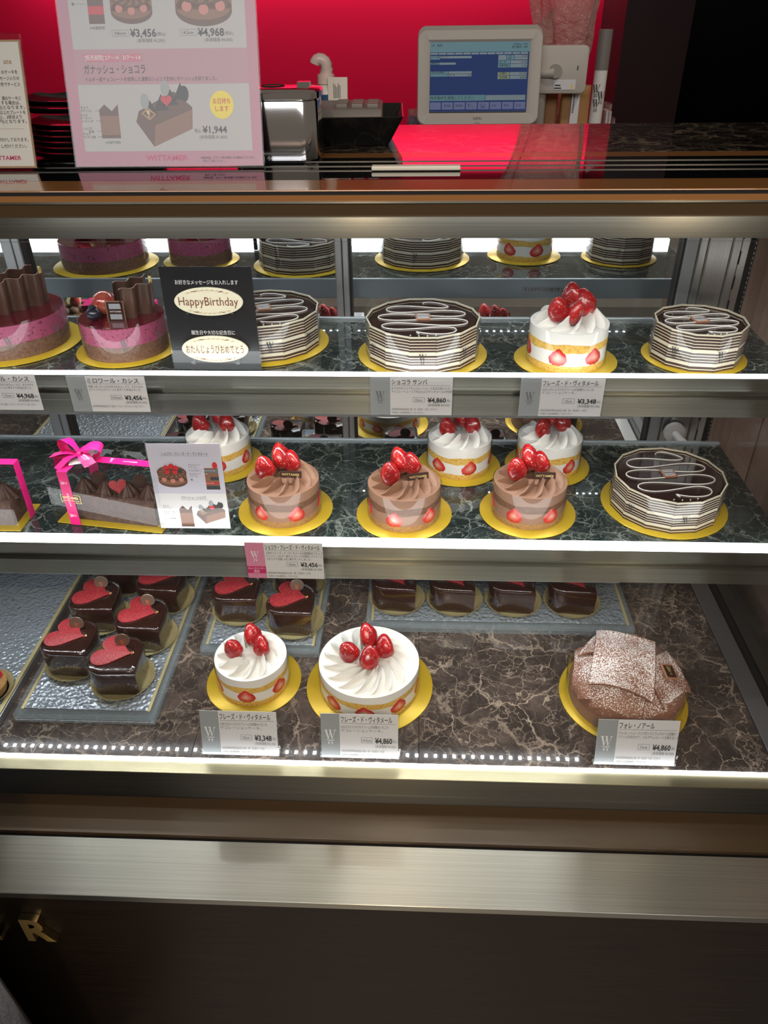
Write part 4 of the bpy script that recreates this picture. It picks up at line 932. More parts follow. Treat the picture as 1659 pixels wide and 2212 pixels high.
t = thing('picture_card', 'lilac picture card in a clear stand beside the gift box', 'card', (-.3065, .8665, S2+.0036), .01, None, R_(-2.5))
W_, H_ = .0985, .1330
MB().box(-W_/2, W_/2, -.0003, .0003, .001, H_).build('paper_card', M['lilac_card'], t, 0)
MB().box(-W_/2-.001, W_/2+.001, -.0016, .0016, 0, H_+.0035).build('clear_stand', M['acrylic'], t, 0, bevel=.0004)
MB().box(-W_/2, W_/2+.006, .002, .045, .0, .0014).build('stand_foot', M['acrylic'], t, 0)
p = Print(-.0004); p.rect(-W_/2, W_/2, .001, .0575, 'card', 0)
p.text('ショコラ・フレーズ・ド・ヴィタメール', .001, .1165, .0042, 'ink', w=.062, al='C'); p.rect(-.033, .033, .1150, .1153, 'ink_grey', 1)
round_cake_picture(p, -.0205, .0870, .040, .040)
for i, (tx, zz) in enumerate((('チョコレート', .1005), ('クリーム', .0970), ('チョコスポンジ', .0920), ('チョコレート', .0870), ('クリーム', .0835), ('苺', .0778))): p.text(tx, .0035, zz, .0026, 'ink', w=.0024*len(tx)+.0012)
p.rect(.024, .0425, .064, .097, 'brown_light', 1); p.rect(.024, .0425, .064, .0700, 'ink', 2); p.rect(.024, .0425, .0895, .0955, 'ink_grey', 2); p.rect(.031, .0425, .0785, .0835, 'ink', 2); p.rect(.024, .0425, .0725, .0755, 'red_print', 2); p.disc(.039, .1010, .0035, .005, 'red_print', 2)
for zz, x1 in ((.0985, .031), (.0930, .038), (.0880, .027), (.0740, .034)): p.rect(.018, x1, zz, zz+.0003, 'ink_white', 4); p.disc(x1, zz+.00015, .0006, .0006, 'ink_white', 5, 10)
p.text('ガナッシュ・ショコラ', .004, .0490, .0042, 'ink', w=.034, al='C'); p.rect(-.015, .023, .0475, .0478, 'ink_grey', 1)
cutaway(p, -.019, .004, .018, .034); loaf_picture(p, .004, .009, .041, .034)
for tx, zz in (('チョコ', .0365), ('ガナッシュ', .0330), ('チョコアーモンド', .0270), ('コーティング', .0235), ('ショコラ生地', .0160)): p.text(tx, -.041, zz, .0026, 'ink', w=.0023*len(tx)+.001)
p.build(t)

t = thing('message_board', 'black greeting board in a clear stand with two white oval chocolate plates', 'sign', (-.2640, .9425, S1+.0008), -.01, None, R_(-1))
W_, H_ = .1165, .1440
MB().box(-W_/2, W_/2, -.0004, .0004, .0, H_-.0085).build('black_card', M['black_card'], t, 0)
MB().box(-W_/2-.0015, W_/2+.0015, -.0018, .0018, -.0002, H_).build('clear_stand', M['acrylic'], t, 0, bevel=.0004)
MB().box(-W_/2, W_/2, .0022, .0065, -.0002, .0012).build('stand_foot', M['acrylic'], t, 0)
p = Print(-.0006); p.text('お好きなメッセージをお入れします', .0, .1140, .0052, 'ink_white', w=.080, al='C', bold=.008); p.text('誕生日や大切な記念日に', .0, .0490, .0050, 'ink_white', w=.057, al='C', bold=.004); p.build(t)
for zc, tx, w_, hh in ((.0930, 'HappyBirthday', .076, .0125), (.0300, 'おたんじょうびおめでとう', .076, .0105)):
    pl = MB().prism([(.0440*cos(2*PI*i/48), .0182*sin(2*PI*i/48)) for i in range(48)], 0, .0035).build('message_plate', M['white_choc'], t, 40, bevel=.0011, seg=3, loc=(.0005, -.0019, zc), rot=(PI/2, 0, 0))
    q = Print(-.0001); q.text(tx, 0, -.0045, hh, 'ink_choc', w=w_, al='C', bold=-.004)
    for sg in (-1, 1):
        for k in range(9):
            a = (k-4)*.0062
            zz = sg*(.0158*math.sqrt(max(.05, 1-(a/.040)**2))-.0016)
            q.poly([(a-.0035, zz-.0004), (a, zz+sg*.0004), (a+.0036, zz+.0002), (a, zz+sg*.0012)], 'tan_card', 1)
        for a in (-.018, .016):
            zz = sg*(.0120); q.poly([(a-.004, zz), (a+.002, zz+sg*.0020), (a+.0055, zz+sg*.0006), (a+.001, zz+sg*.0008)], 'ink_choc', 1)
    q.build(pl, loc=(0, 0, .0035), rot=(-PI/2, 0, 0))
    for x in (-.029, .030): MB().lathe([(0, 0), (.0022, 0), (.0028, .004), (.0030, .009), (0, .0095)], 16).build('clear_pin', M['acrylic'], t, 40, loc=(x, -.0018, zc-.0165), rot=(PI/2, 0, 0))

# ------------------------------------------------------------------ gift boxes
def strip(mb, pts, wv, lift=None, nseg=1):
    """Ribbon along pts; wv = half-width vector (or a list of them)."""
    vs = []; n = len(pts)
    for i, q in enumerate(pts):
        wq = Vector(wv[i] if isinstance(wv, list) else wv); q = Vector(q); vs += [q-wq, q+wq]
    mb.add(vs, [(2*i, 2*i+1, 2*i+3, 2*i+2) for i in range(n-1)])
def gift_box(label, loc, rz, L, D, H, rib_x, bow=True):
    t = thing('gift_box', label, 'gift box', loc, rz, 'clear gift boxes with pink ribbon')
    MB().box(0, L, 0, D, .0004, .0020).build('gold_base', M['gold'], t, 0)
    MB().box(-.001, L+.001, -.001, D+.001, .0003, H).build('clear_box', M['acrylic'], t, 0, bevel=.0006)
    x0, x1, y0, y1 = .020, L-.012, .012, D-.010; hc_ = H*.42
    cake = MB().grid(lambda u, v: (x0+(x1-x0)*u, (y0+y1)/2-(y1-y0)/2*cos(PI*v)*(1 if True else 0), .002+hc_*min(1, 1.25*sin(PI*v)**.5)), 24, 12)
    for xx in (x0, x1): cake.add([(xx, (y0+y1)/2-(y1-y0)/2*cos(PI*i/12), .002+hc_*min(1, 1.25*sin(PI*i/12)**.5)) for i in range(13)], [tuple(range(13))])
    body = cake.build('loaf_cake', M['crumb'], t, 40)
    n = 4
    for i in range(n):
        cx = x0+.014+(x1-x0-.028)*i/(n-1)
        MB().lathe([(.017, 0), (.0155, .006), (.010, .014), (.004, .021), (0, .025)], 40, fr=lambda a, k: 1+.16*cos(8*a+k*.5)).build('ganache_swirl', M['ganache'], t, 60, loc=(cx, (y0+y1)/2, hc_-.003))
    MB().prism(heart2d(.0125), -.001, .001).build('red_heart', M['red_choc'], t, 40, bevel=.0003, loc=((x0+x1)/2+.008, (y0+y1)/2-.010, hc_+.018), rot=(1.25, 0, .5))
    for dx in (-.030, .034): MB().lathe([(0, -.0008), (.0105, -.0008), (.0105, .0008), (0, .0008)], 28).build('chocolate_disc', M['choc_dark'], t, 40, loc=((x0+x1)/2+dx, (y0+y1)/2+.006, hc_+.020), rot=(1.4, 0, .3))
    r = MB(); wv = (.0078, 0, 0); e = .0017; Hz = H+e
    strip(r, [(rib_x, -e, .001), (rib_x, -e, Hz), (rib_x, D+e, Hz), (rib_x, D+e, .001)], wv); band = r.build('ribbon_band', M['ribbon'], t, 0, weld=False)
    r = MB(); yb = D*.55; strip(r, [(-e, yb, .001), (-e, yb, Hz+.0004), (L+e, yb, Hz+.0004), (L+e, yb, .001)], (0, .0078, 0)); band2 = r.build('ribbon_band', M['ribbon'], t, 0, weld=False)
    q = Print(0); q.text('WITTAMER', 0, -.002, .0034, 'ink_white', w=.022, al='C'); q.wmark(.028, 0, .006, 'ink_white'); q.wmark(-.026, 0, .006, 'ink_white'); q.build(band, loc=(rib_x, -e-.0002, H*.5), rot=(0, -PI/2, 0))
    q = Print(0); q.text('WITTAMER', .0, -.002, .0034, 'ink_white', w=.022, al='C'); q.wmark(-.028, 0, .006, 'ink_white'); q.build(band2, loc=(L*.70, yb, Hz+.0007), rot=(-PI/2, 0, 0))
    # foil sticker on the front
    q = Print(-.0015); q.frame(0, .030, 0, .0135, .0007, 'ink_gold'); q.text('WITTAMER', .015, .0070, .0042, 'ink_gold', w=.025, al='C', bold=.02); q.text('BRUXELLES BELGIQUE', .015, .0030, .0022, 'ink_gold', w=.025, al='C'); q.build(t, {'ink_gold': 'foil_lettering'}, loc=(rib_x-.012, 0, H*.44))
    if bow:
        MB().prism([(-.016, -.010), (.016, -.010), (.016, .010), (-.016, .010)], 0, .0006).build('gift_card', M['card'], t, 0, loc=(rib_x+.012, yb-.008, Hz+.0012), rot=(0, 0, .5))
        kx, ky, kz = rib_x+.008, yb-.002, Hz+.006
        for nm, a, ln, up_, wdt in (('bow_loop', 2.75, .030, .022, .0085), ('bow_loop', .30, .034, .016, .0085)):
            b2 = MB(); pts = []; wvs = []; d = Vector((cos(a), sin(a)*.6, 0))
            for i in range(25):
                s = i/24; th = 2*PI*s; rr = .5*(1-cos(th)); pts.append(Vector((kx, ky, kz))+d*ln*rr+Vector((0, 0, up_*sin(th)*.62+up_*.55*rr))); f_ = .35+.65*min(1, rr*1.8); wvs.append(Vector((-d.y, d.x, .25)).normalized()*wdt*f_)
            strip(b2, pts, wvs); b2.build('bow_loop', M['ribbon'], t, 60)
        MB().sphere((kx, ky, kz+.001), .0055, .0050, .0050, 14, 10).build('bow_knot', M['ribbon'], t, 80)
        for a, ln, dz in ((3.25, .042, .004), (-2.2, .036, -.002), (-.62, .030, .002)):
            b2 = MB(); pts = []; wvs = []; d = Vector((cos(a), sin(a), 0))
            for i in range(11):
                s = i/10; pts.append(Vector((kx, ky, kz))+d*ln*s+Vector((0, 0, .004*sin(PI*s*1.3)+dz*s-.003*s))); wvs.append(Vector((-d.y, d.x, .12)).normalized()*(.0035+.005*min(1, s*2)))
            strip(b2, pts, wvs); o = b2.build('bow_tail', M['ribbon'], t, 60)
        q = Print(0); q.text('WITTAMER', 0, 0, .0036, 'ink_white', w=.018, al='C'); q.text('BRUXELLES', 0, -.003, .002, 'ink_white', w=.014, al='C'); q.build(t, loc=(kx+.017, ky-.014, kz+.0052), rot=(-PI/2+.1, 0, -.62))
    return t
gift_box('clear gift box with a loaf cake and a pink ribbon bow on top', (-.511, .8810, S2+.0006), R_(-8.5), .160, .070, .0870, .030)
gift_box('clear gift box with plain pink ribbon, cut by the picture edge', (-.715, .8580, S2+.0006), 0, .160, .068, .0900, .020, bow=False)

# ------------------------------------------------------------------ on the counter top
ZT = TOP+.0008
W_, H_ = .2135, .297
t = thing('flyer_stand', 'tall pink and white flyer in a clear stand on the counter top', 'sign', (-.2825, .9275, ZT+.0006), .012, None, R_(-15))
MB().box(-W_/2, W_/2, -.0004, .0004, .001, H_).build('paper_sheet', M['flyer_pink'], t, 0)
MB().box(-W_/2-.0015, W_/2+.0015, -.0019, .0019, 0, H_+.002).build('clear_stand', M['acrylic'], t, 0, bevel=.0004)
MB().extrude_x([(.004, .001), (.022, .0060), (.022, .0080), (.0045, .004)], -W_/2, W_/2).build('stand_foot', M['acrylic'], t, 0)
p = Print(-.0005); u = lambda f: (f-.5)*W_
p.rect(u(.057), u(.947), .0165, H_-.014, 'flyer', 0); p.rect(u(.057), u(.947), .0835, .1175, 'flyer_pale', 1)
p.text('WITTAMER', u(.49), .0070, .0062, 'ink_pink', w=.0475, al='C', bold=.015)
p.text('※商品内容、デザイン等が変更になる場合がございます。', u(.67), .0082, .0024, 'ink', w=.062); p.text('予めご了承ください。', u(.68), .0048, .0024, 'ink', w=.025)
p.rect(u(.105), u(.285), .1055, .1130, 'flyer_rose', 2); p.text('[販売期間] 2/7〜14', u(.113), .1073, .0046, 'ink_white', w=.0365, k=4); p.rect(u(.297), u(.405), .1055, .1130, 'flyer_rose', 2); p.text('3/7〜14', u(.306), .1073, .0046, 'ink_white', w=.020, k=4)
p.text('ガナッシュ・ショコラ', u(.10), .0945, .0080, 'ink', w=.068, bold=.008); p.text('ベルギー産チョコレートを使用した濃厚なショコラ生地にガナッシュを絞りました。', u(.10), .0868, .0037, 'ink', w=.146)
cutaway(p, u(.155), .0300, .0215, .034)
for tx, zz, uu in (('チョコ', .0600, .07), ('ガナッシュ', .0568, .07), ('チョコ', .0525, .065), ('アーモンド', .0494, .065), ('コーティング', .0463, .065), ('ショコラ', .0390, .072), ('生地', .0358, .098), ('チョコ', .0335, .068), ('クッキー生地', .0303, .068)): p.text(tx, u(uu-.01), zz, .0024, 'ink', w=.0019*len(tx)+.002)
for zz, x1 in ((.0575, .165), (.0475, .165), (.0370, .19), (.0315, .19)): p.rect(u(.135), u(x1), zz, zz+.0003, 'ink_grey', 4)
p.text('※洋酒不使用', u(.170), .0245, .0026, 'ink_grey', w=.017)
loaf_picture(p, u(.345), .0210, .0640, .0600)
p.disc(u(.800), .0625, .0132, .0140, 'yellow', 2); p.text('お日持ち', u(.800), .0640, .0050, 'red_print', w=.0195, al='C', bold=.012); p.text('します', u(.800), .0565, .0050, 'red_print', w=.0150, al='C', bold=.012)
p.text('税込', u(.648), .0352, .0036, 'ink_grey', w=.0075); p.text('¥1,944', u(.690), .0345, .0078, 'ink', w=.0275, bold=.02); p.text('(本体価格 ¥1,800)', u(.673), .0288, .0036, 'ink_grey', w=.031)
for uu, size, pr_, bs in ((.265, '10cm', '¥3,456', '(本体価格 ¥3,200)'), (.610, '14.5cm', '¥4,968', '(本体価格 ¥4,600)')):
    p.frame(u(uu), u(uu+.085), .1295, .1355, .0003, 'ink_grey', 1); p.text(size, u(uu+.0425), .1310, .0034, 'ink', w=.012, al='C'); p.text(pr_, u(uu+.092), .1290, .0082, 'ink', w=.0285, bold=.02)
    p.text('(税込)', u(uu+.228), .1300, .0032, 'ink_grey', w=.0095); p.text(bs, u(uu+.125), .1238, .0034, 'ink_grey', w=.030)
round_cake_picture(p, u(.375), .1640, .046, .046); round_cake_picture(p, u(.740), .1680, .062, .060)
p.rect(u(.155), u(.235), .1415, .185, 'brown_print', 1); p.rect(u(.155), u(.235), .150, .158, 'red_print', 2); p.text('※洋酒使用', u(.155), .1365, .0026, 'ink_grey', w=.016); p.rect(u(.09), u(.15), .1600, .1603, 'ink_grey', 1); p.text('苺', u(.075), .1588, .0026, 'ink', w=.0028)
p.build(t)

W_, H_ = .150, .128
t = thing('notice_stand', 'cream notice with a tan border in a clear stand, cut by the picture edge', 'sign', (-.5080, .9200, ZT+.0006), 0, None, R_(-15))
MB().box(-W_/2, W_/2, -.0004, .0004, .001, H_).build('paper_card', M['tan_card'], t, 0)
MB().box(-W_/2-.0015, W_/2+.0015, -.0019, .0019, 0, H_+.006).build('clear_stand', M['acrylic'], t, 0, bevel=.0004)
MB().extrude_x([(.004, .001), (.040, .0107), (.040, .0125), (.0045, .004)], -W_/2, W_/2).build('stand_foot', M['acrylic'], t, 0)
p = Print(-.0005); p.rect(-W_/2+.002, W_/2-.002, .003, H_-.002, 'card_cream', 0); XR_ = W_/2-.006
p.text('ate', XR_-.006, .1050, .0060, 'tan_card', al='R', k=3)
for zz, tx, dx in ((.0955, 'のケーキを', .001), (.0895, 'セージ入りの', .0), (.0835, '所でサービス', -.0), (.0700, '満のケーキに', .001), (.0655, 'する場合は、', .0025), (.0610, '80円)となります。', -.002), (.0560, '以上のプレートを', -.002), (.0515, '上、2枚目より', .003), (.0470, '80円)となります。', -.002), (.0285, '付けしております。', -.001), (.0220, 'し付けください。', .002)):
    p.text(tx, XR_-dx, zz, .0035, 'ink', al='R', w=.0036*len(tx))
p.rect(-.02, XR_-.002, .0410, .0413, 'tan_card', 1); p.text('WITTAMER', XR_-.010, .0095, .0048, 'ink_pink', al='R', w=.036, bold=.015)
p.build(t)

GTR = 'black lacquer trays stacked on the counter'
def wtray(z, rz, sx, label, feet=0):
    t = thing('lacquer_tray', label, 'tray', (-.400, 1.030, z), rz, GTR); n = 64
    def ring(k, zz, a): return [(sx*k*(abs(cos(q))**.45)*(1 if cos(q) > 0 else -1), .052*k*(abs(sin(q))**.45)*(1 if sin(q) > 0 else -1), zz+a*sin(5*q)*.0012) for q in [2*PI*i/n+.01 for i in range(n)]]
    rows = [ring(.80, 0, 0), ring(.93, .003, .5), ring(1.0, .0068, 1), ring(.985, .0074, 1), ring(.91, .0040, .5), ring(.78, .0012, 0)]
    mb = MB(); vs = [q for r_ in rows for q in r_]
    fs = [(r_*n+i, r_*n+(i+1) % n, (r_+1)*n+(i+1) % n, (r_+1)*n+i) for r_ in range(5) for i in range(n)]+[tuple(range(n))[::-1], tuple(range(5*n, 6*n))]
    mb.add(vs, fs); mb.build('dish', M['black_tray'], t, 50)
    if feet:
        for x in (-.0, .045):
            for y in (-.03, .03): MB().lathe([(0, -feet), (.006, -feet), (.006, .001), (0, .001)], 14, cx=x, cy=y).build('foot', M['black_tray'], t, 40)
    return t
for i, nm in enumerate(('lowest', 'second lowest', 'third lowest', 'third from the top', 'second from the top', 'topmost')):
    wtray(ZT+i*.0062, .01*((i*7) % 3-1), .078, nm+' of the six black trays in the lower stack by the flyer')
wtray(ZT+.0062*5+.0176, .02, .080, 'lower of the two black trays raised above the stack by the flyer', feet=.0145)
wtray(ZT+.0062*5+.0250, -.01, .080, 'upper of the two black trays raised above the stack by the flyer')

t = thing('steel_canister', 'polished steel canister with a lid standing beside the pink flyer', 'canister', (-.1660, .9960, ZT))
def rrect(hx, hy, r, n=10): return [(sx*(hx-r)+r*cos(a0+PI/2*i/n), sy*(hy-r)+r*sin(a0+PI/2*i/n)) for sx, sy, a0 in ((1, 1, 0), (-1, 1, PI/2), (-1, -1, PI), (1, -1, 3*PI/2)) for i in range(n+1)]
def loft(rows):
    mb = MB(); n = len(rows[0]); vs = [q for r_ in rows for q in r_]
    mb.add(vs, [(k*n+i, k*n+(i+1) % n, (k+1)*n+(i+1) % n, (k+1)*n+i) for k in range(len(rows)-1) for i in range(n)]+[tuple(range(n))[::-1], tuple(range((len(rows)-1)*n, len(rows)*n))]); return mb
def rr3(hx, hy, r, z): return [(x, y, z) for x, y in rrect(hx, hy, r)]
loft([rr3(.047, .036, .02, 0), rr3(.0495, .0385, .022, .0015), rr3(.050, .039, .022, .004), rr3(.050, .039, .022, .0610), rr3(.0493, .0383, .022, .0625)]).build('can_body', M['chrome'], t, 40)
lid = loft([rr3(.0505, .0395, .022, .0632), rr3(.0525, .0415, .024, .0645), rr3(.0525, .0415, .024, .0705), rr3(.0500, .0390, .022, .0728), rr3(.030, .024, .016, .0742)]).build('lid', M['chrome'], t, 40)
MB().lathe([(0, .0739), (.012, .0739), (.0135, .0748), (.0145, .0740)], 32).build('lid_hole', M['black_glass'], lid, 40, loc=(-.004, .004, .0005))
MB().extrude_x([(-.010, .0735), (.012, .0735), (.006, .0790), (-.006, .0790)], .026, .040).build('lid_catch', M['chrome'], lid, 30)

t = thing('black_tray', 'black flared tray holding the grey card terminal on the counter', 'tray', (-.1050, 1.135, ZT), .03)
loft([rr3(.064, .058, .006, 0), rr3(.066, .060, .006, .003), rr3(.083, .078, .006, .034), rr3(.0815, .0765, .006, .0345), rr3(.0625, .0565, .006, .005)]).build('tray_body', M['black_tray'], t, 35)
t = thing('card_terminal', 'grey card terminal with keys lying in the black tray', 'card terminal', (-.1050, 1.135, ZT+.0058), .03)
MB().extrude_x([(-.045, .0005), (.045, .0005), (.050, .030), (.046, .036), (-.040, .0335), (-.047, .026), (-.044, .018)], -.058, .0560).build('terminal_body', M['plastic_grey'], t, 30, bevel=.003)
for i in range(3):
    for j in range(3): MB().box(-.004+i*.020, .011+i*.020, -.030+j*.022, -.014+j*.022, .0335, .0385).build('key', M['plastic_grey'], t, 0, bevel=.0012)
MB().box(.0565, .0570, -.034, .020, .006, .020).build('side_label', M['black_card'], t, 0)

t = thing('spray_bottle', 'small bottle with blue label and milky nozzle behind the canister', 'bottle', (-.1340, 1.245, ZT))
MB().lathe([(0, 0), (.017, 0), (.018, .002), (.018, .048), (.010, .056), (.0085, .060), (0, .060)], 28).build('bottle_body', M['white_plastic'], t, 50)
MB().lathe([(.0183, .014), (.0184, .044)], 28).build('bottle_label', M['blue_label'], t, 50)
MB().lathe([(.0100, .056), (.0125, .0562), (.0120, .068), (0, .068)], 24).build('bottle_cap', M['clear_plastic'], t, 40)
MB().tube([(0, 0, .066), (.001, -.0005, .070), (.0018, -.001, .075), (.0015, -.0018, .0795), (-.0005, -.0025, .0835), (-.004, -.003, .086), (-.008, -.0035, .0868), (-.0115, -.004, .0858), (-.0138, -.004, .0835), (-.0148, -.004, .081)], lambda s: .0095-.0025*s, 14).build('nozzle', M['clear_plastic'], t, 60)
t = thing('leaflet', 'small printed leaflet standing behind the card terminal', 'leaflet', (-.1165, 1.219, ZT), -.15, None, R_(-6))
MB().box(-.014, .014, -.0015, .0015, .0003, .066).build('leaflet_cover', M['card_cream'], t, 0)
p = Print(-.0016); p.rect(-.004, .010, .024, .031, 'blue_label', 1)
for i in range(5): p.rect(-.006+i*.0022, -.0048+i*.0022, .040, .058-.002*(i % 3), 'ink_grey', 1)
p.build(t)
o = MB().box(-.052, .0455, .902, .914, ZT, ZT+.0045).build('ivory_bar', M['ivory'], None, 0, bevel=.0012); tag(o, 'short ivory bar lying near the front edge of the counter top', 'bar')

# ------------------------------------------------------------------ the till and what stands around it
BC = .8608
t = thing('register_monitor', 'cash register monitor with a blue screen on the back counter', 'monitor', (.1400, 2.10, BC))
TI = R_(-10); zc = EYE-.162-BC
def rot_box(mb_or, name, mat, par=None, **k): return mb_or.build(name, mat, par or t, loc=(0, 0, zc), rot=(TI, 0, 0), **k)
body = MB().prism(rrect(.1455, .0985, .020), 0, .030); body = rot_box(body, 'monitor_body', M['pos_dark'], smooth=35)
body.rotation_euler = (TI+PI/2, 0, 0); body.location = (0, .034, zc+.004)
bez = MB(); o1, i1, i2 = rrect(.1465, .1000, .020), rrect(.1240, .0790, .003), rrect(.1170, .0740, .002)
n = len(o1); rows = [[(x, y, -.004) for x, y in o1], [(x, y, .003) for x, y in o1], [(x*.985, y*.98, .007) for x, y in o1], [(x, y, .007) for x, y in i1], [(x, y, .003) for x, y in i2]]
bez.add([q for r_ in rows for q in r_], [(k*n+i, k*n+(i+1) % n, (k+1)*n+(i+1) % n, (k+1)*n+i) for k in range(4) for i in range(n)])
bz = bez.build('bezel', M['pos'], t, 30, loc=(0, 0, zc), rot=(PI/2+TI, 0, 0))
sc_ = MB().box(-.1175, .1175, -.0745, .0745, .0010, .0022).build('screen', M['scr_black'], t, 0, loc=(0, 0, zc+.003), rot=(PI/2+TI, 0, 0))
p = Print(0); sx = lambda f: -.1165+.233*f; sz = lambda f: -.0735+.147*f
p.rect(sx(0), sx(1), sz(0), sz(.985), 'scr_blue'); p.rect(sx(0), sx(1), sz(.845), sz(.985), 'scr_teal', 1)
for i in range(12): p.rect(sx(.004+i*.0825), sx(.079+i*.0825), sz(.812), sz(.838), 'scr_box', 2)
for x0_, x1_, y0_, y1_, m_ in ((.005, .10, .745, .795, 'scr_teal'), (.10, .42, .76, .792, 'scr_box'), (.005, .09, .675, .70, 'scr_teal'), (.095, .26, .672, .702, 'scr_box'), (.005, .185, .545, .578, 'scr_teal'), (.19, .425, .545, .578, 'scr_box'), (.005, .185, .505, .54, 'scr_teal'), (.19, .425, .505, .54, 'scr_box'),
    (.69, .77, .73, .80, 'scr_box'), (.775, .845, .73, .80, 'scr_teal'), (.85, .985, .77, .80, 'scr_box'), (.85, .985, .735, .766, 'scr_box'), (.69, .81, .68, .725, 'scr_teal'), (.815, .985, .68, .725, 'scr_box'), (.69, .81, .625, .675, 'scr_teal'), (.815, .985, .625, .675, 'scr_box'),
    (.69, .81, .515, .56, 'scr_green'), (.815, .985, .515, .56, 'scr_box'), (.69, .81, .462, .51, 'scr_green'), (.815, .985, .462, .51, 'scr_box'), (.0, .57, .155, .24, 'scr_teal'), (.575, .985, .16, .235, 'scr_box')): p.rect(sx(x0_), sx(x1_), sz(y0_), sz(y1_), m_, 2)
for i in range(8): p.rect(sx(.004+i*.1245), sx(.118+i*.1245), sz(.03), sz(.135), 'scr_lilac', 2)
for tx, x_, y_, h_, al in (('OP   食品', .01, .925, .0050, 'L'), ('POSNo.: 7272', .98, .935, .0046, 'R'), ('取引番号: 1087', .98, .895, .0046, 'R'), ('カード会社コード', .01, .763, .0040, 'L'), ('顧客名', .015, .680, .0040, 'L'), ('1回当お客様番号', .01, .553, .0036, 'L'), ('24  本', .20, .513, .0040, 'L'), ('614', .42, .513, .0040, 'R'), ('小計', .785, .773, .0040, 'L'), ('4,146', .98, .775, .0042, 'R'), ('値引', .785, .738, .0040, 'L'),
    ('合  計', .705, .690, .0048, 'L'), ('4,146', .98, .690, .0050, 'R'), ('残高現金', .70, .638, .0046, 'L'), ('4,146', .98, .638, .0046, 'R'), ('お預り', .71, .525, .0050, 'L'), ('10,146', .98, .525, .0052, 'R'), ('お釣銭', .71, .472, .0050, 'L'), ('6,000', .98, .472, .0052, 'R'), ('販売員№を登録してください', .01, .180, .0064, 'L'),
    ('領収証', .145, .070, .0048, 'L'), ('売場控', .270, .070, .0048, 'L'), ('催し', .395, .085, .0044, 'L'), ('コード', .395, .050, .0044, 'L'), ('ギフト', .520, .085, .0044, 'L'), ('連携', .530, .050, .0044, 'L'), ('訂正', .645, .070, .0046, 'L'), ('取消', .770, .070, .0046, 'L'), ('次 日', .890, .070, .0046, 'L')): p.text(tx, sx(x_), sz(y_), h_, 'ink', al=al, k=5)
p.build(sc_, {'ink': 'screen_text'}, loc=(0, 0, .0026), rot=(-PI/2, 0, 0))
p = Print(0); p.text('FUJITSU', 0, -.0885, .0060, 'ink', w=.0195, al='C'); p.poly([(-.008, -.0985), (.008, -.0985), (.006, -.0945), (-.006, -.0945)], 'pos_dark', 1); p.build(bz, loc=(0, 0, .0073), rot=(-PI/2, 0, 0))
MB().extrude_x([(-.006, -.122), (.055, -.122), (.045, -.075), (.010, -.088)], -.140, .140).build('stand_head', M['pos_dark'], t, 0, bevel=.004, loc=(0, .02, zc))
MB().box(-.100, .100, -.02, .10, 0, zc-.1225).build('till_base', M['pos_dark'], t, 0, bevel=.006)
vt = MB()
for s in (-1, 1):
    for i in range(12): vt.box(s*.078-.026+i*.0047, s*.078-.026+i*.0047+.002, .0115, .0145, -.1085, -.1050)
vt.build('vent_slots', M['black'], t, 0, weld=False, loc=(0, .0005, zc))

t = thing('customer_display', 'beige customer display on an arm beside the register monitor', 'display', (.345, 2.165, BC))
MB().prism(rrect(.060, .051, .012), -.018, .018).build('display_housing', M['pos'], t, 35, bevel=.004, loc=(0, 0, EYE-.150-BC), rot=(PI/2, 0, -.05))
MB().tube([(-.075, -.006, EYE-.158-BC), (-.020, -.024, EYE-.155-BC)], .011, 16).build('arm', M['pos'], t)
MB().lathe([(0, -.019), (.013, -.019), (.015, -.015), (.015, .006), (0, .006)], 24).build('arm_cap', M['pos_dark'], t, 40, loc=(-.018, -.022, EYE-.152-BC), rot=(PI/2, 0, 0))
MB().tube([(-.045, .006, 0), (-.045, .006, EYE-.160-BC)], .014, 16).build('pole', M['pos_dark'], t)
MB().lathe([(0, 0), (.030, 0), (.030, .006), (.018, .012), (0, .012)], 32, cx=-.045, cy=.006).build('foot_plate', M['pos_dark'], t, 40)
p = Print(0); p.rect(-.022, .030, -.042, -.020, 'card'); p.rect(-.020, -.006, -.034, -.031, 'ink', 1); p.rect(-.021, -.004, -.040, -.037, 'ink', 1); p.poly([(.018, -.040), (.024, -.040), (.021, -.026)], 'yellow', 1); p.rect(.030, .0325, .000, .009, 'ink', 1)
p.build(t, loc=(.004, -.0195, EYE-.150-BC), rot=(0, 0, -.05))

def paper_bag(label, loc, rz, w_, d_, h_, mat, tag_=False):
    t = thing('paper_bag', label, 'paper bag', loc, rz, 'brown paper bags behind the till')
    def fn(u_, v):
        a = u_*4; k = int(min(3.999, a)); f = a-k; cs = [(-w_/2, -d_/2), (w_/2, -d_/2), (w_/2, d_/2), (-w_/2, d_/2), (-w_/2, -d_/2)]
        x = cs[k][0]*(1-f)+cs[k+1][0]*f; y = cs[k][1]*(1-f)+cs[k+1][1]*f
        pinch = 1-.55*v**3*(1 if k in (1, 3) else .2)
        return (x*(1-.04*v), y*pinch*(1+.0*f)+.003*sin(9*v+3*u_), h_*v)
    MB().grid(fn, 32, 14).build('bag_body', M[mat], t, 30, solid=.0006)
    if tag_:
        MB().box(-.013, .007, -d_/2-.0028, -d_/2-.0018, h_-.125, h_-.004).build('white_label', M['card'], t, 0)
        p = Print(0)
        for i in range(14): p.rect(-.009, -.0055, h_-.060+i*.0035, h_-.0578+i*.0035, 'ink', 0)
        p.build(t, {'ink': 'label_print'}, loc=(0, -d_/2-.0030, 0))
    return t
paper_bag('brown paper bag with a hanging white label behind the till', (.393, 2.205, BC), .04, .072, .035, .312, 'kraft', True)
paper_bag('narrow brown paper bag between the pale one and the labelled one', (.338, 2.235, BC), -.06, .030, .030, .312, 'kraft')
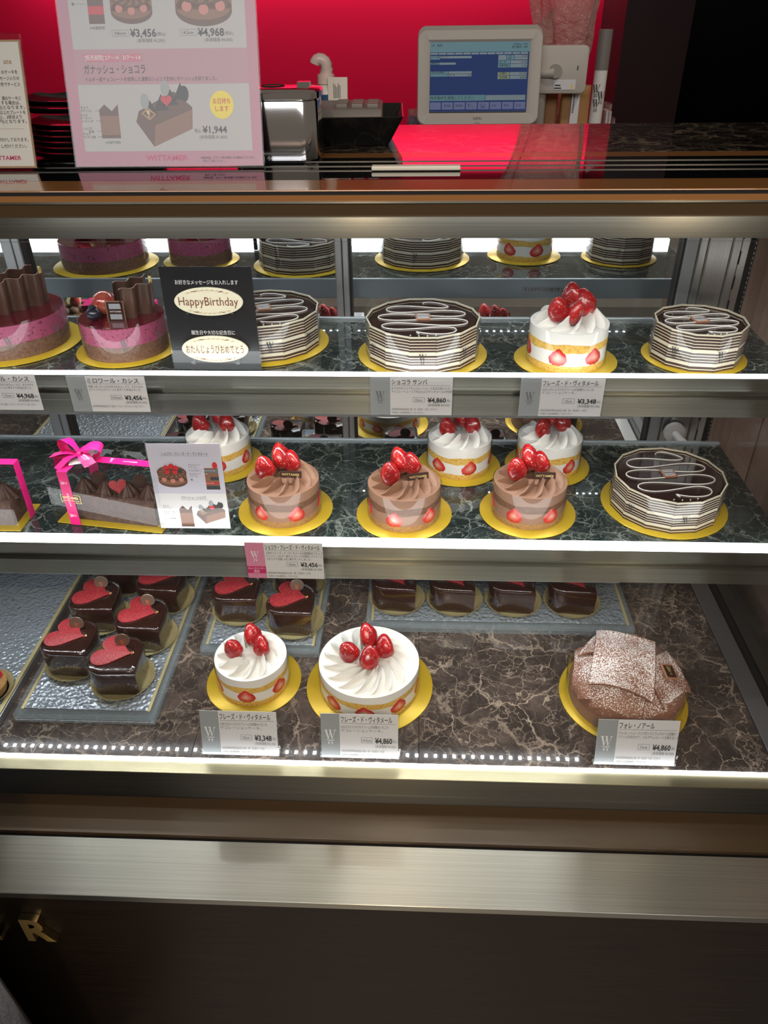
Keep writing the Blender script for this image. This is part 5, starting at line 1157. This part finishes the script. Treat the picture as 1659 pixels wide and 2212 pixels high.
paper_bag('pale brown paper bag standing nearest the register monitor', (.309, 2.225, BC), .02, .026, .028, .306, 'kraft_light')
t = thing('wrapping_roll', 'white roll of printed wrapping paper beside the customer display', 'paper roll', (.448, 2.200, BC))
MB().lathe([(0, 0), (.016, 0), (.016, .345), (0, .345)], 28).build('paper_roll', M['white_plastic'], t, 40)
MB().lathe([(.0166, .345), (.0166, .430), (0, .430)], 28).build('grey_end', M['plastic_grey'], t, 40)
p = Print(0)
for zz, x_ in ((.285, .004), (.268, -.006), (.300, -.010)): p.wmark(x_, zz, .018, 'ink')
p.build(t, {'ink': 'logo_print'}, loc=(0, -.0172, 0)); p = Print(0)
for zz, x_ in ((.120, .0), (.130, .010)): p.wmark(x_, zz, .020, 'ink')
p.build(t, {'ink': 'logo_print'}, loc=(0, -.0172, 0))
GP = 'white paper packs in clear wrap behind the till'
for i, (x, h_, rz) in enumerate(((.478, .270, .03), (.4955, .235, -.04), (.513, .212, .06))):
    t = thing('paper_pack', ('tallest', 'middle', 'lowest')[i]+' of the white paper packs by the maroon panel', 'paper pack', (x, 2.215+.01*i, BC), rz, GP)
    MB().box(-.006, .006, -.03, .03, .0004, h_-.015).build('papers', M['card'], t, 0, bevel=.001)
    def fw_(u_, v, h_=h_):
        a = 2*PI*u_; k = 1+.08*sin(7*a+9*v); return (.0078*k*cos(a), .034*k*sin(a), .001+h_*v)
    MB().grid(fw_, 28, 12).build('clear_wrap', M['bag'], t, 40)
# tall crumpled clear bag standing behind the customer display
t = thing('plastic_bag', 'tall crumpled clear plastic bag standing behind the customer display', 'plastic bag', (.385, 2.305, BC))
def fb_(u_, v):
    a = 2*PI*u_; z = v*.70; xc = -.012+.0*v; wx = .046+.075*max(0, v-.50)**.8*1.7
    k = 1+.10*sin(5*a+7*v)+.07*sin(11*a-12*v)+.05*sin(19*v+3*a)
    lean = -.12*max(0, v-.55)**1.2
    return (xc+lean+wx*k*cos(a), .032*k*sin(a), z)
MB().grid(fb_, 64, 48).build('bag_film', M['bag'], t, 60)
def fl_(u_, v): return (-.052-.085*u_, -.015-.012*sin(5*u_+2*v), .330+.150*v*(1-.45*u_)+.04*sin(4*u_)*(1-v)-.02*u_)
MB().grid(fl_, 16, 12).build('bag_flap', M['bag'], t, 60)
t = thing('sweets_bag', 'small clear bag with purple print beside the register monitor', 'bag', (-.014, 2.200, BC))
MB().grid(lambda u_, v: ((.021-.010*max(0, v-.6))*cos(2*PI*u_)*(1+.1*sin(6*PI*u_+8*v)), .016*sin(2*PI*u_)*(1+.1*sin(10*PI*u_)), .262*v), 28, 16).build('bag_film', M['bag'], t, 50)
MB().grid(lambda u_, v: ((.0185-.006*max(0, v-.3))*cos(2*PI*u_), .0135*sin(2*PI*u_), .215+.03*v), 20, 6).build('purple_patch', M['purple'], t, 50)

# ------------------------------------------------------------------ someone's coat at the lower edge
t = thing('coat', 'fuzzy grey coat hem in front of the dark counter panel, cut by the picture corner', 'coat', (-.648, .300, 0))
def fc_(u_, v):
    a = 2*PI*u_; k = 1+.03*sin(7*a+1)+.02*sin(13*a); r = .215+.03*(1-v)
    return (r*k*cos(a), r*.75*k*sin(a), .002+.92*v)
MB().grid(fc_, 72, 24).build('coat_cloth', M['fuzz'], t, 60)
